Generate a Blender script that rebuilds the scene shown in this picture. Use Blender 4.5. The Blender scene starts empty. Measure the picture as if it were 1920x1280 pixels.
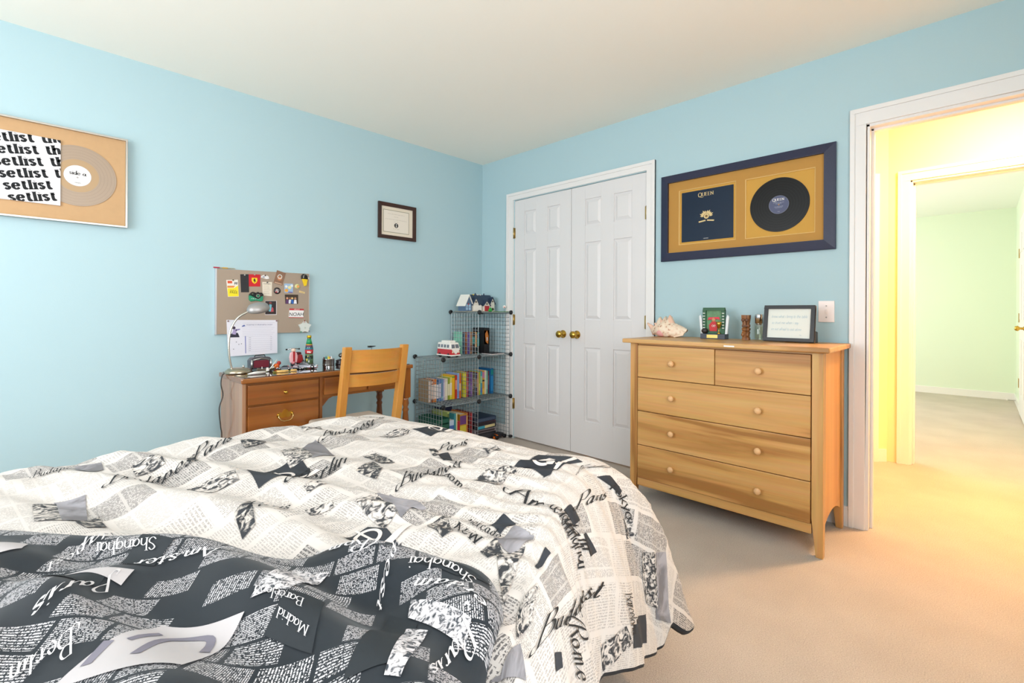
import bpy, bmesh, math, random
import numpy as np
from mathutils import Vector, Matrix
random.seed(7)
sc = bpy.context.scene
COL = sc.collection
R_ = math.radians

# ------------------------------------------------------------------ camera
cam_d = bpy.data.cameras.new('camera'); cam = bpy.data.objects.new('camera', cam_d); COL.objects.link(cam)
YAW, ROLL = .7742, .005
F_ = Vector((math.cos(YAW), math.sin(YAW), 0)); R0 = Vector((math.sin(YAW), -math.cos(YAW), 0)); U0 = Vector((0, 0, 1))
RR = R0*math.cos(ROLL) + U0*math.sin(ROLL); UU = U0*math.cos(ROLL) - R0*math.sin(ROLL)
M = Matrix((RR, UU, -F_)).transposed().to_4x4(); M.translation = Vector((-2.949, -3.273, 1.085))
cam.matrix_world = M
cam_d.sensor_width = 36; cam_d.lens = 892.5/1920*36; cam_d.shift_y = -(640-584.9)/1920
cam_d.clip_start = .02
sc.camera = cam

# ------------------------------------------------------------------ view and world
vs = sc.view_settings
vs.view_transform = 'Standard'; vs.look = 'None'; vs.gamma = 1; vs.use_curve_mapping = False
vs.exposure = 0.44
sc.cycles.diffuse_bounces = 8; sc.cycles.max_bounces = 14
w = bpy.data.worlds.new('world'); sc.world = w; w.use_nodes = True
w.node_tree.nodes['Background'].inputs[0].default_value = (.9, .95, 1, 1)
w.node_tree.nodes['Background'].inputs[1].default_value = .6

def area(name, loc, rot, sx, sy, power, col):
    l = bpy.data.lights.new(name, 'AREA'); l.shape = 'RECTANGLE'; l.size = sx; l.size_y = sy; l.energy = power; l.color = col
    o = bpy.data.objects.new(name, l); COL.objects.link(o); o.location = loc; o.rotation_euler = rot
    return o
# daylight arriving at the bedroom windows (side wall and head wall) and at the green room's window
area('daylight_side', (-4.50, -1.55, 1.45), (0, R_(-90), 0), 1.35, 1.9, 58, (.98, .99, 1))
area('daylight_head', (-2.75, -4.00, 1.50), (R_(90), 0, 0), 1.9, 1.30, 50, (.98, .99, 1))
area('daylight_green', (3.6, -.42, 1.45), (R_(-90), 0, 0), 1.9, 1.35, 62, (1, .98, .94))
LAMP_POWER = 250.0

# ------------------------------------------------------------------ materials
def srgb(h):
    if isinstance(h, str):
        h = h.lstrip('#'); c = [int(h[i:i+2], 16)/255 for i in (0, 2, 4)]
    else: c = [v/255 for v in h]
    return tuple(v/12.92 if v <= .04045 else ((v+.055)/1.055)**2.4 for v in c) + (1,)
_m = {}
def new_mat(name):
    m = bpy.data.materials.new(name); m.use_nodes = True
    return m, m.node_tree.nodes, m.node_tree.links, m.node_tree.nodes['Principled BSDF']
def mat(col, rough=.5, metal=0, name=None, spec=.5, noise=0, nscale=30, bump=0, bscale=200, coat=0, emit=0):
    key = (str(col), rough, metal, spec, noise, nscale, bump, bscale, coat, emit)
    if key in _m: return _m[key]
    m, N, L, B = new_mat(name or 'paint'); c = srgb(col)
    B.inputs['Base Color'].default_value = c; B.inputs['Roughness'].default_value = rough; B.inputs['Metallic'].default_value = metal
    B.inputs['Specular IOR Level'].default_value = spec; B.inputs['Coat Weight'].default_value = coat
    if emit: B.inputs['Emission Color'].default_value = c; B.inputs['Emission Strength'].default_value = emit
    if noise or bump: tc = N.new('ShaderNodeTexCoord')
    if noise:
        t = N.new('ShaderNodeTexNoise'); t.inputs['Scale'].default_value = nscale; t.inputs['Detail'].default_value = 4
        mx = N.new('ShaderNodeMix'); mx.data_type = 'RGBA'
        mx.inputs[6].default_value = tuple(v*(1-noise) for v in c[:3])+(1,); mx.inputs[7].default_value = tuple(min(1, v*(1+noise)) for v in c[:3])+(1,)
        L.new(tc.outputs['Object'], t.inputs['Vector']); L.new(t.outputs['Fac'], mx.inputs[0]); L.new(mx.outputs[2], B.inputs['Base Color'])
    if bump:
        t2 = N.new('ShaderNodeTexNoise'); t2.inputs['Scale'].default_value = bscale; t2.inputs['Detail'].default_value = 3
        b = N.new('ShaderNodeBump'); b.inputs['Strength'].default_value = bump; b.inputs['Distance'].default_value = .004
        L.new(tc.outputs['Object'], t2.inputs['Vector']); L.new(t2.outputs['Fac'], b.inputs['Height']); L.new(b.outputs['Normal'], B.inputs['Normal'])
    _m[key] = m
    return m
def wood(name, c1, c2, c3, axis='y', scale=1.0, rough=.35, coat=.0):
    """planked grain running along an axis"""
    m, N, L, B = new_mat(name)
    tc = N.new('ShaderNodeTexCoord'); mp = N.new('ShaderNodeMapping')
    s = {'x': (.7, 14, 14), 'y': (14, .7, 14), 'z': (14, 14, .7)}[axis]
    mp.inputs['Scale'].default_value = tuple(v*scale for v in s)
    oi = N.new('ShaderNodeObjectInfo'); ad = N.new('ShaderNodeVectorMath'); ad.operation = 'ADD'
    mu = N.new('ShaderNodeMath'); mu.operation = 'MULTIPLY'; mu.inputs[1].default_value = 23
    L.new(oi.outputs['Random'], mu.inputs[0])
    L.new(tc.outputs['Object'], mp.inputs['Vector']); L.new(mp.outputs[0], ad.inputs[0]); L.new(mu.outputs[0], ad.inputs[1])
    n1 = N.new('ShaderNodeTexNoise'); n1.inputs['Scale'].default_value = .8; n1.inputs['Detail'].default_value = 5; n1.inputs['Distortion'].default_value = .9
    L.new(ad.outputs[0], n1.inputs['Vector'])
    n2 = N.new('ShaderNodeTexNoise'); n2.inputs['Scale'].default_value = 6; n2.inputs['Detail'].default_value = 4
    L.new(ad.outputs[0], n2.inputs['Vector'])
    cr = N.new('ShaderNodeValToRGB'); e = cr.color_ramp.elements
    e[0].position = .36; e[0].color = srgb(c3); e[1].position = .66; e[1].color = srgb(c1)
    k = cr.color_ramp.elements.new(.47); k.color = srgb(c2)
    L.new(n1.outputs['Fac'], cr.inputs['Fac'])
    mx = N.new('ShaderNodeMix'); mx.data_type = 'RGBA'; mx.blend_type = 'MULTIPLY'; mx.inputs[0].default_value = .25
    L.new(cr.outputs[0], mx.inputs[6]); L.new(n2.outputs['Color'], mx.inputs[7])
    mg = N.new('ShaderNodeRGBCurve')
    L.new(mx.outputs[2], B.inputs['Base Color']); N.remove(mg)
    B.inputs['Roughness'].default_value = rough; B.inputs['Coat Weight'].default_value = coat; B.inputs['Coat Roughness'].default_value = .08
    return m

M_BLUE = mat('#b0cbd3', .62, name='wall_blue', bump=.08, bscale=260, spec=.3)
M_CEIL = mat('#fbf6ec', .8, name='ceiling_white', bump=.06, bscale=200)
M_TRIM = mat('#e9e6e5', .35, name='trim_white')
M_DOOR = mat('#dfdcdd', .4, name='door_white', bump=.05, bscale=150)
M_YEL = mat('#f4e6b6', .65, name='wall_yellow')
M_GREEN = mat('#dbe6d3', .65, name='wall_green')
M_BRASS = mat('#c9a24a', .18, 1, name='brass')
M_OLDBR = mat('#b9a06a', .35, 1, name='aged_brass')
M_BLACK = mat('#151517', .4, name='black_plastic')
M_CHROME = mat('#c9c9cb', .15, 1, name='chrome')
M_STEEL = mat('#b9b6b0', .32, 1, name='brushed_steel')
M_INK = mat('#17191d', .8, name='black_ink')
M_WHITE = mat('#eceae6', .6, name='white_card')
M_DRESS = {a: wood('maple_'+a, '#d8a96c', '#ce9b5a', '#a8743c', a, 1.0, .38) for a in 'yz'}
M_DRSIDE_LIT = wood('maple_side', '#dca861', '#d69c52', '#cd9148', 'z', .9, .4)  # maple pushed towards orange: hall lamp glow painted into the side colour
M_DESK = {a: wood('walnut_'+a, '#a2622a', '#8f5220', '#6d3a16', a, .8, .25, .5) for a in 'xz'}
M_CHAIR = {a: wood('honey_'+a, '#d99a4a', '#d29141', '#c68334', a, .8, .35) for a in 'xz'}

def carpet_mat():
    m, N, L, B = new_mat('carpet')
    tc = N.new('ShaderNodeTexCoord')
    a = N.new('ShaderNodeTexNoise'); a.inputs['Scale'].default_value = 260; a.inputs['Detail'].default_value = 3
    b = N.new('ShaderNodeTexNoise'); b.inputs['Scale'].default_value = 3.2; b.inputs['Detail'].default_value = 6
    for t in (a, b): L.new(tc.outputs['Object'], t.inputs['Vector'])
    m1 = N.new('ShaderNodeMix'); m1.data_type = 'RGBA'; m1.inputs[6].default_value = srgb('#9a8e82'); m1.inputs[7].default_value = srgb('#e2d7cc')
    L.new(a.outputs['Fac'], m1.inputs[0])
    m2 = N.new('ShaderNodeMix'); m2.data_type = 'RGBA'; m2.blend_type = 'MULTIPLY'; m2.inputs[0].default_value = .22
    cr = N.new('ShaderNodeValToRGB'); cr.color_ramp.elements[0].position = .35; cr.color_ramp.elements[0].color = (.52, .49, .46, 1); cr.color_ramp.elements[1].position = .65
    L.new(b.outputs['Fac'], cr.inputs['Fac']); L.new(m1.outputs[2], m2.inputs[6]); L.new(cr.outputs[0], m2.inputs[7])
    bp = N.new('ShaderNodeBump'); bp.inputs['Strength'].default_value = .7; bp.inputs['Distance'].default_value = .006
    L.new(a.outputs['Fac'], bp.inputs['Height']); L.new(bp.outputs[0], B.inputs['Normal'])
    L.new(m2.outputs[2], B.inputs['Base Color']); B.inputs['Roughness'].default_value = .95; B.inputs['Specular IOR Level'].default_value = .1
    B.inputs['Sheen Weight'].default_value = .15
    return m
M_CARPET = carpet_mat()
def glass_mat(name, tint=(1, 1, 1, 1), gloss=.08, rough=.02):
    m, N, L, B = new_mat(name)
    tr = N.new('ShaderNodeBsdfTransparent'); tr.inputs[0].default_value = tint
    gl = N.new('ShaderNodeBsdfGlossy'); gl.inputs['Roughness'].default_value = rough
    mx = N.new('ShaderNodeMixShader'); mx.inputs[0].default_value = gloss
    L.new(tr.outputs[0], mx.inputs[1]); L.new(gl.outputs[0], mx.inputs[2]); L.new(mx.outputs[0], N['Material Output'].inputs[0])
    return m
M_PANE = glass_mat('clear_pane')
M_BOTTLE = glass_mat('bottle_glass', (.965, .985, .965, 1), .10)

# ------------------------------------------------------------------ mesh helpers
class MB:
    def __init__(s): s.v = []; s.f = []; s.sm = []
    def add(s, vs, fs, smooth=False):
        o = len(s.v); s.v += [tuple(p) for p in vs]
        for f in fs: s.f.append(tuple(i+o for i in f)); s.sm.append(smooth)
        return s
    def box(s, a, b, m=None):
        (x0, y0, z0), (x1, y1, z1) = [min(p) for p in zip(a, b)], [max(p) for p in zip(a, b)]
        vs = [Vector(p) for p in ((x0,y0,z0),(x1,y0,z0),(x1,y1,z0),(x0,y1,z0),(x0,y0,z1),(x1,y0,z1),(x1,y1,z1),(x0,y1,z1))]
        if m is not None: vs = [m @ p for p in vs]
        return s.add(vs, [(3,2,1,0),(4,5,6,7),(0,1,5,4),(1,2,6,5),(2,3,7,6),(3,0,4,7)])
    def hexa(s, bot, top):
        return s.add(list(bot)+list(top), [(3,2,1,0),(4,5,6,7),(0,1,5,4),(1,2,6,5),(2,3,7,6),(3,0,4,7)])
    def tube(s, path, r, n=8, caps=True, smooth=True):
        P = [Vector(p) for p in path]; k = len(P); rr = r if isinstance(r, (list, tuple)) else [r]*k
        vs = []; prev = None
        for i in range(k):
            t = (P[min(i+1, k-1)]-P[max(i-1, 0)]).normalized()
            if prev is None:
                a = Vector((0, 0, 1)) if abs(t.z) < .9 else Vector((1, 0, 0)); u = t.cross(a).normalized()
            else: u = (prev-t*prev.dot(t)).normalized()
            prev = u; v = t.cross(u)
            for j in range(n):
                an = 2*math.pi*j/n; vs.append(P[i]+(u*math.cos(an)+v*math.sin(an))*rr[i])
        fs = [(i*n+j, i*n+(j+1) % n, (i+1)*n+(j+1) % n, (i+1)*n+j) for i in range(k-1) for j in range(n)]
        s.add(vs, fs, smooth)
        if caps: s.add([vs[j] for j in range(n)], [tuple(range(n))[::-1]]); s.add([vs[(k-1)*n+j] for j in range(n)], [tuple(range(n))])
        return s
    def lathe(s, prof, o=(0, 0, 0), n=24, m=None, smooth=True, sx=1, sy=1):
        vs = []
        for r, z in prof:
            for j in range(n):
                a = 2*math.pi*j/n; p = Vector((r*math.cos(a)*sx, r*math.sin(a)*sy, z))
                if m is not None: p = m @ p
                vs.append(p+Vector(o))
        fs = [(i*n+j, i*n+(j+1) % n, (i+1)*n+(j+1) % n, (i+1)*n+j) for i in range(len(prof)-1) for j in range(n)]
        s.add(vs, fs, smooth)
        if prof[0][0] > 1e-6: s.add(vs[:n], [tuple(range(n))[::-1]])
        if prof[-1][0] > 1e-6: s.add(vs[-n:], [tuple(range(n))])
        return s
    def prism(s, poly, fr, h0, h1):
        """poly: list of 2D points, fr(u,v,h)->3D"""
        n = len(poly); vs = [fr(u, v, h0) for u, v in poly]+[fr(u, v, h1) for u, v in poly]
        return s.add(vs, [tuple(range(n))[::-1], tuple(range(n, 2*n))]+[(i, (i+1) % n, n+(i+1) % n, n+i) for i in range(n)])
    def ball(s, c, r, n=12, k=8, sc=(1, 1, 1)):
        vs = []; c = Vector(c)
        for i in range(k+1):
            t = math.pi*i/k
            for j in range(n):
                a = 2*math.pi*j/n; vs.append(c+Vector((r*sc[0]*math.sin(t)*math.cos(a), r*sc[1]*math.sin(t)*math.sin(a), -r*sc[2]*math.cos(t))))
        return s.add(vs, [(i*n+j, i*n+(j+1) % n, (i+1)*n+(j+1) % n, (i+1)*n+j) for i in range(k) for j in range(n)], True)
    def build(s, name, material, parent=None, bev=0, seg=2, sub=0, local=False, fix=True):
        me = bpy.data.meshes.new(name)
        off = Vector((0, 0, 0))
        if parent is not None and not local:
            q = parent
            while q is not None: off += q.location; q = q.parent
        me.from_pydata([tuple(Vector(p)-off) for p in s.v], [], s.f)
        me.polygons.foreach_set('use_smooth', s.sm)
        if fix or bev:
            bm = bmesh.new(); bm.from_mesh(me)
            bmesh.ops.remove_doubles(bm, verts=bm.verts, dist=1e-6)
            if bev:
                ed = [e for e in bm.edges if len(e.link_faces) == 2 and e.calc_face_angle(0) > .6]
                bmesh.ops.bevel(bm, geom=ed, offset=bev, segments=seg, profile=.6, affect='EDGES', clamp_overlap=True)
            bmesh.ops.recalc_face_normals(bm, faces=bm.faces)
            bm.to_mesh(me); bm.free()
        me.materials.append(material)
        o = bpy.data.objects.new(name, me); COL.objects.link(o)
        if parent is not None: o.parent = parent
        if sub:
            md = o.modifiers.new('sub', 'SUBSURF'); md.levels = sub; md.render_levels = sub
        return o
def box(name, a, b, m, parent=None, bev=0, seg=2, local=False): return MB().box(a, b).build(name, m, parent, bev, seg, local=local)
def tag(o, label, cat, group=None):
    o['label'] = label; o['category'] = cat
    if group: o['group'] = group
    return o
def thing(name, label, cat, loc=(0, 0, 0), rz=0, group=None):
    o = bpy.data.objects.new(name, None); COL.objects.link(o); o.location = loc; o.rotation_euler = (0, 0, rz); o.empty_display_size = .05
    return tag(o, label, cat, group)
def struct(o): o['kind'] = 'structure'; return o
def catmull(P, n=6):
    P = [np.array(p, float) for p in P]
    if len(P) < 3: return [P[0]+(P[-1]-P[0])*t for t in np.linspace(0, 1, 4)]
    Q = [2*P[0]-P[1]]+P+[2*P[-1]-P[-2]]; out = []
    for i in range(1, len(Q)-2):
        a, b, c, d = Q[i-1:i+3]
        for t in np.arange(n)/n:
            out.append(.5*((2*b)+(c-a)*t+(2*a-5*b+4*c-d)*t*t+(3*b-a-3*c+d)*t**3))
    return out+[P[-1]]

# ------------------------------------------------------------------ pen-stroke lettering
G = {
'a': (.95, [[(.72,.78),(.42,1),(.1,.72),(.06,.32),(.3,0),(.6,.25),(.74,.8)], [(.76,1),(.74,.25),(.86,0),(.98,.1)]]),
'b': (.95, [[(.12,1.75),(.12,0)], [(.12,.3),(.4,0),(.74,.2),(.8,.55),(.62,.95),(.35,.95),(.12,.65)]]),
'c': (.8, [[(.7,.8),(.45,1),(.12,.75),(.08,.3),(.4,0),(.72,.2)]]),
'd': (.95, [[(.72,.78),(.42,1),(.1,.72),(.06,.32),(.3,0),(.6,.25),(.74,.8)], [(.76,1.75),(.74,0)]]),
'e': (.85, [[(.1,.5),(.7,.56),(.58,.93),(.35,1),(.1,.7),(.08,.3),(.4,0),(.76,.22)]]),
'f': (.6, [[(.6,1.6),(.4,1.75),(.25,1.5),(.25,0)], [(.05,1),(.5,1)]]),
'g': (.95, [[(.72,.78),(.42,1),(.1,.72),(.08,.35),(.3,.05),(.6,.28),(.74,.8)], [(.76,1),(.75,-.3),(.5,-.65),(.12,-.5)]]),
'h': (.95, [[(.12,1.75),(.12,0)], [(.12,.62),(.42,1),(.7,.85),(.74,.5),(.74,0)]]),
'i': (.4, [[(.18,1),(.18,0)], [(.15,1.42),(.21,1.5)]]),
'k': (.9, [[(.12,1.75),(.12,0)], [(.72,1),(.14,.42)], [(.32,.58),(.78,0)]]),
'l': (.4, [[(.18,1.75),(.18,0)]]),
'm': (1.35, [[(.12,1),(.12,0)], [(.12,.65),(.36,1),(.6,.8),(.62,0)], [(.62,.65),(.86,1),(1.1,.8),(1.12,0)]]),
'n': (.95, [[(.12,1),(.12,0)], [(.12,.62),(.42,1),(.7,.85),(.74,.5),(.74,0)]]),
'o': (.9, [[(.42,1),(.1,.75),(.08,.3),(.42,0),(.76,.3),(.74,.75),(.42,1)]]),
'p': (.95, [[(.12,1),(.12,-.7)], [(.12,.3),(.4,0),(.74,.2),(.8,.55),(.62,.95),(.35,.95),(.12,.65)]]),
'q': (.95, [[(.72,.78),(.42,1),(.1,.72),(.06,.32),(.3,0),(.6,.25),(.74,.8)], [(.76,1),(.76,-.7)]]),
'r': (.65, [[(.12,1),(.12,0)], [(.12,.6),(.35,.98),(.62,.9)]]),
's': (.72, [[(.6,.8),(.36,1),(.1,.78),(.3,.54),(.58,.32),(.36,0),(.06,.2)]]),
't': (.6, [[(.25,1.4),(.25,.25),(.4,0),(.6,.15)], [(.02,1),(.55,1)]]),
'u': (.95, [[(.12,1),(.12,.3),(.36,0),(.66,.25),(.72,.6)], [(.74,1),(.74,0)]]),
'w': (1.25, [[(.05,1),(.32,0)], [(.32,0),(.6,.95)], [(.6,.95),(.88,0)], [(.88,0),(1.15,1)]]),
'v': (.9, [[(.05,1),(.42,0)], [(.42,0),(.8,1)]]),
'y': (.9, [[(.05,1),(.42,.05)], [(.8,1),(.42,.05),(.2,-.55),(0,-.6)]]),
'A': (1.35, [[(.02,0),(.62,1.7)], [(.62,1.7),(1.2,0)], [(.25,.6),(.98,.6)]]),
'B': (1.2, [[(.2,1.7),(.2,0)], [(.2,1.65),(.7,1.68),(.88,1.3),(.65,.93),(.2,.9)], [(.3,.9),(.85,.85),(1.05,.45),(.8,.05),(.2,0)]]),
'E': (1.0, [[(.2,1.7),(.2,0)], [(.2,1.68),(.85,1.68)], [(.2,.88),(.75,.88)], [(.2,.02),(.88,.02)]]),
'M': (1.7, [[(.2,0),(.25,1.7)], [(.25,1.7),(.8,.2)], [(.8,.2),(1.4,1.7)], [(1.4,1.7),(1.45,0)]]),
'N': (1.4, [[(.2,0),(.2,1.7)], [(.2,1.7),(1.15,0)], [(1.15,0),(1.15,1.7)]]),
'P': (1.1, [[(.2,1.7),(.2,0)], [(.2,1.65),(.75,1.68),(.95,1.25),(.7,.82),(.2,.78)]]),
'Q': (1.55, [[(.75,1.72),(.2,1.35),(.1,.8),(.25,.2),(.75,-.02),(1.25,.25),(1.38,.85),(1.25,1.4),(.75,1.72)], [(.7,.3),(1.0,-.1),(1.55,-.28),(2.1,-.2)]]),
'R': (1.2, [[(.2,1.7),(.2,0)], [(.2,1.65),(.75,1.68),(.95,1.28),(.7,.88),(.2,.84)], [(.5,.84),(1.1,0)]]),
'S': (1.0, [[(.85,1.4),(.55,1.72),(.18,1.4),(.4,.98),(.8,.65),(.75,.2),(.4,-.02),(.08,.3)]]),
'T': (1.15, [[(.57,1.68),(.57,0)], [(.05,1.68),(1.1,1.68)]]),
'U': (1.35, [[(.2,1.7),(.2,.5),(.35,.1),(.68,-.02),(1.02,.15),(1.12,.55),(1.12,1.7)]]),
'Y': (1.25, [[(.05,1.7),(.6,.8)], [(1.15,1.7),(.6,.8)], [(.6,.8),(.6,0)]]),
' ': (.6, []),
}
SWASH = {'B': [(.2,.12),(-.05,-.08),(-.32,.05),(-.30,.35),(-.1,.42)], 'P': [(.2,.1),(-.1,-.15),(-.35,.1),(-.2,.35)], 'R': [(.2,.1),(-.1,-.1),(-.4,.1),(-.45,.6),(-.1,1.3),(.3,1.7)],
         'A': [(.0,0),(-.4,-.05),(-.5,.3),(-.2,.35)], 'M': [(.2,0),(-.15,-.1),(-.35,.2)], 'S': [(.08,.3),(-.3,.2),(-.3,.6)]}
def text2d(word, style):
    """-> (verts, faces, width) in x-height units"""
    thick, thin, shear, adv, serif = {'k': (.21, .055, .34, 1.0, 0), 's': (.17, .055, 0, 1.0, .15), 'b': (.42, .20, 0, 1.16, .13), 'h': (.12, .10, .25, .9, 0), 'q': (.25, .1, 0, 1.04, .14)}[style]
    V = []; Fc = []; x = 0
    def stroke(pts, th=1):
        pts = catmull(pts, 6); n = len(pts); o = len(V)
        for i, p in enumerate(pts):
            t = np.array(pts[min(i+1, n-1)])-np.array(pts[max(i-1, 0)]); t = t/max(1e-9, np.hypot(*t))
            hw = (thin+(thick-thin)*abs(t[1])**1.3)*.5*th
            if style == 'k': hw = (thin+(thick-thin)*max(0, abs(t[1])*.8+.2*t[0]*np.sign(-t[1]+1e-9))**1.5)*.5*th
            nx, ny = -t[1]*hw, t[0]*hw
            V.append((x+p[0]+nx, p[1]+ny)); V.append((x+p[0]-nx, p[1]-ny))
        for i in range(n-1): Fc.append((o+2*i, o+2*i+1, o+2*i+3, o+2*i+2))
    for ci, ch in enumerate(word):
        a, st = G[ch]
        if style == 'k' and ch.islower(): a, st = a*1.02, [[(p*.74, q*.72) for p, q in pl] for pl in st]
        for pl in st:
            stroke(pl)
            if serif and len(pl) < 4 or (serif and ch in 'utU'):
                for e, q in ((pl[0], pl[1]), (pl[-1], pl[-2])):
                    dx, dy = e[0]-q[0], e[1]-q[1]
                    if abs(dy) > 1.2*abs(dx) and e[1] not in (.2,) and not (ch == 'i' and e[1] > 1.3):
                        o = len(V); w_ = serif+thick*.35; hh = thin*.9
                        V.extend([(x+e[0]-w_, e[1]-hh*.5), (x+e[0]+w_, e[1]-hh*.5), (x+e[0]+w_, e[1]+hh*.5), (x+e[0]-w_, e[1]+hh*.5)]); Fc.append((o, o+1, o+2, o+3))
        if style == 'k':
            if ch in SWASH and ci == 0: stroke(SWASH[ch], .8)
            if ci < len(word)-1 and ch.islower(): stroke([(a*.60, .02), (a*.78, .06), (a*adv+.05, .40)], .6)
        x += a*adv+(.12 if style == 'b' else 0)
    if style == 'b': V = [(p[0], p[1] if p[1] < 1 else 1+(p[1]-1)*.55) for p in V]
    V = [(p[0]+shear*p[1], p[1]) for p in V]
    return V, Fc, x
def put_text(name, word, style, fr, x0, z0, xh, m, parent, width=None, clip=None, rot=0):
    """flat lettering in a plane: fr(u,v)->3D, baseline start (x0,z0), x-height xh"""
    V, Fc, W = text2d(word, style); sx = width/W if width else xh
    c, s_ = math.cos(rot), math.sin(rot)
    P = [(x0+px*sx*c-py*xh*s_, z0+px*sx*s_+py*xh*c) for px, py in V]
    mb = MB(); mb.add([fr(u, v) for u, v in P], Fc)
    return mb.build(name, m, parent, fix=False)
def sans(name, body, size, M4, m, parent, align='LEFT', shear=0):
    cu = bpy.data.curves.new(name, 'FONT'); cu.body = body; cu.size = size; cu.align_x = align; cu.shear = shear
    to = bpy.data.objects.new(name, cu); COL.objects.link(to); dg = bpy.context.evaluated_depsgraph_get()
    me = bpy.data.meshes.new_from_object(to.evaluated_get(dg)); bpy.data.objects.remove(to); bpy.data.curves.remove(cu)
    me.transform(M4); me.name = name; me.materials.clear(); me.materials.append(m)
    o = bpy.data.objects.new(name, me); COL.objects.link(o); o.parent = parent
    return o

# ================================================================== SETTING
H = 2.44
XL, YN = -4.42, -3.92           # inner faces of side and head walls
struct(box('floor', (XL-.12, -5.2, -.06), (5.95, .12, 0), M_CARPET))
struct(box('ceiling', (XL-.12, YN-.12, H), (.06, .12, H+.08), M_CEIL))
struct(box('wall_back', (XL-.12, 0, 0), (.12, .12, H), M_BLUE))
def wall_open(name, m, plane, lo, hi, t0, t1, opens, h=H):
    """wall along 'x' or 'y' with rectangular openings (a,b,z0,z1)"""
    mb = MB(); cur = lo
    def bx(a, b, z0, z1):
        if b-a < 1e-4 or z1-z0 < 1e-4: return
        if plane == 'x': mb.box((t0, a, z0), (t1, b, z1))
        else: mb.box((a, t0, z0), (b, t1, z1))
    for a, b, z0, z1 in sorted(opens):
        bx(cur, a, 0, h); bx(a, b, 0, z0); bx(a, b, z1, h); cur = b
    bx(cur, hi, 0, h)
    return struct(mb.build(name, m))
wall_open('wall_right', M_BLUE, 'x', YN, 0, 0, .06, [(-1.664, -.415, 0, 2.045), (-3.65, -2.875, 0, 2.035)])
wall_open('wall_left', M_BLUE, 'x', YN, 0, XL-.12, XL, [(-2.5, -.6, .8, 2.15)])
wall_open('wall_front', M_BLUE, 'y', XL-.12, .12, YN-.12, YN, [(-3.7, -1.8, .85, 2.15)])
for i, (a, b, z0, z1, pl) in enumerate([(-2.5, -.6, .8, 2.15, 'x'), (-3.7, -1.8, .85, 2.15, 'y')]):
    T = (lambda u, t, z: (XL-.06+t, u, z)) if pl == 'x' else (lambda u, t, z: (u, YN-.06+t, z))
    fr = MB(); f = .045
    for q in ((a, a+f, z0, z1), (b-f, b, z0, z1), (a, b, z0, z0+f), (a, b, z1-f, z1), (a, b, (z0+z1)/2-.02, (z0+z1)/2+.02)):
        fr.box(T(q[0], -.03, q[2]), T(q[1], .03, q[3]))
    wn = struct(fr.build('window_%d' % (i+1), M_TRIM))
    MB().box(T(a+f, -.004, z0+f), T(b-f, .004, z1-f)).build('pane', M_PANE, wn)
    MB().box(T(a-.05, .06, z0-.03), T(b+.05, .13, z0)).build('window_sill', M_TRIM, wn)
# hall and the green room beyond it
HX = 1.50
wall_open('wall_hall', M_YEL, 'x', -5.1, -2.0, .06, .12, [(-3.65, -2.875, 0, 2.035)])
wall_open('wall_hall_far', M_YEL, 'x', -5.1, -2.79, HX, HX+.06, [(-3.60, -2.925, 0, 2.045)])
wall_open('wall_green_near', M_GREEN, 'x', -3.62, -.35, HX+.06, HX+.12, [(-3.60, -2.925, 0, 2.045)])
struct(box('wall_hall_end', (.06, -5.2, 0), (HX+.12, -5.1, H), M_YEL))
struct(box('wall_green_far', (5.80, -3.75, 0), (5.90, -.35, H), M_GREEN))
struct(box('wall_green_right', (HX+.12, -3.72, 0), (5.80, -3.62, H), M_GREEN))
wall_open('wall_green_left', M_GREEN, 'y', HX+.06, 5.9, -.45, -.35, [(2.6, 4.6, .8, 2.15)])
struct(box('ceiling_hall', (.06, -5.2, H), (HX+.10, -1.6, H+.08), mat('#f7ecca', .8)))
struct(box('ceiling_green', (HX+.06, -3.75, H), (5.92, -.3, H+.08), mat('#eef1ec', .8)))
gw = MB()
for q in ((2.6, 2.645, .8, 2.15), (4.555, 4.6, .8, 2.15), (2.6, 4.6, .8, .845), (2.6, 4.6, 2.105, 2.15), (2.6, 4.6, 1.455, 1.495)):
    gw.box((q[0], -.43, q[2]), (q[1], -.37, q[3]))
gw = struct(gw.build('window_3', M_TRIM)); box('pane', (2.645, -.404, .845), (4.555, -.396, 2.105), M_PANE, gw)
# angled wall at the hall's end, with a door of its own
AX, AY = HX, -2.80; du = Vector((-.699, .715, 0)); dn = Vector((-.715, -.699, 0))
def ang(u, n, z): return Vector((AX, AY, 0))+du*u+dn*n+Vector((0, 0, z))
def abox(mb, u0, u1, n0, n1, z0, z1): mb.hexa([ang(u0, n0, z0), ang(u1, n0, z0), ang(u1, n1, z0), ang(u0, n1, z0)], [ang(u0, n0, z1), ang(u1, n0, z1), ang(u1, n1, z1), ang(u0, n1, z1)])
mb = MB(); abox(mb, 0, .14, -.1, 0, 0, H); abox(mb, .14, .92, -.1, 0, 2.045, H); abox(mb, .92, 1.75, -.1, 0, 0, H); struct(mb.build('wall_angled', M_YEL))
mb = MB(); abox(mb, .145, .915, -.07, -.035, .01, 2.04); d5 = struct(mb.build('door_5', M_DOOR))
mb = MB()
for u0, u1 in ((.25, .47), (.59, .81)):
    for z0, z1 in ((.2, .82), (1.0, 1.6), (1.72, 1.95)): abox(mb, u0, u1, -.035, -.030, z0, z1)
mb.build('panel', M_DOOR, d5, bev=.003)
mb = MB(); abox(mb, .075, .145, 0, .016, 0, 2.045); abox(mb, .915, .985, 0, .016, 0, 2.045); abox(mb, .075, .985, 0, .016, 2.045, 2.115); abox(mb, .14, .15, -.1, 0, 0, 2.045); struct(mb.build('trim_4', M_TRIM))
mb = MB(); abox(mb, 0.012, .075, 0, .012, 0, .09); struct(mb.build('baseboard_angled', M_TRIM))

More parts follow.
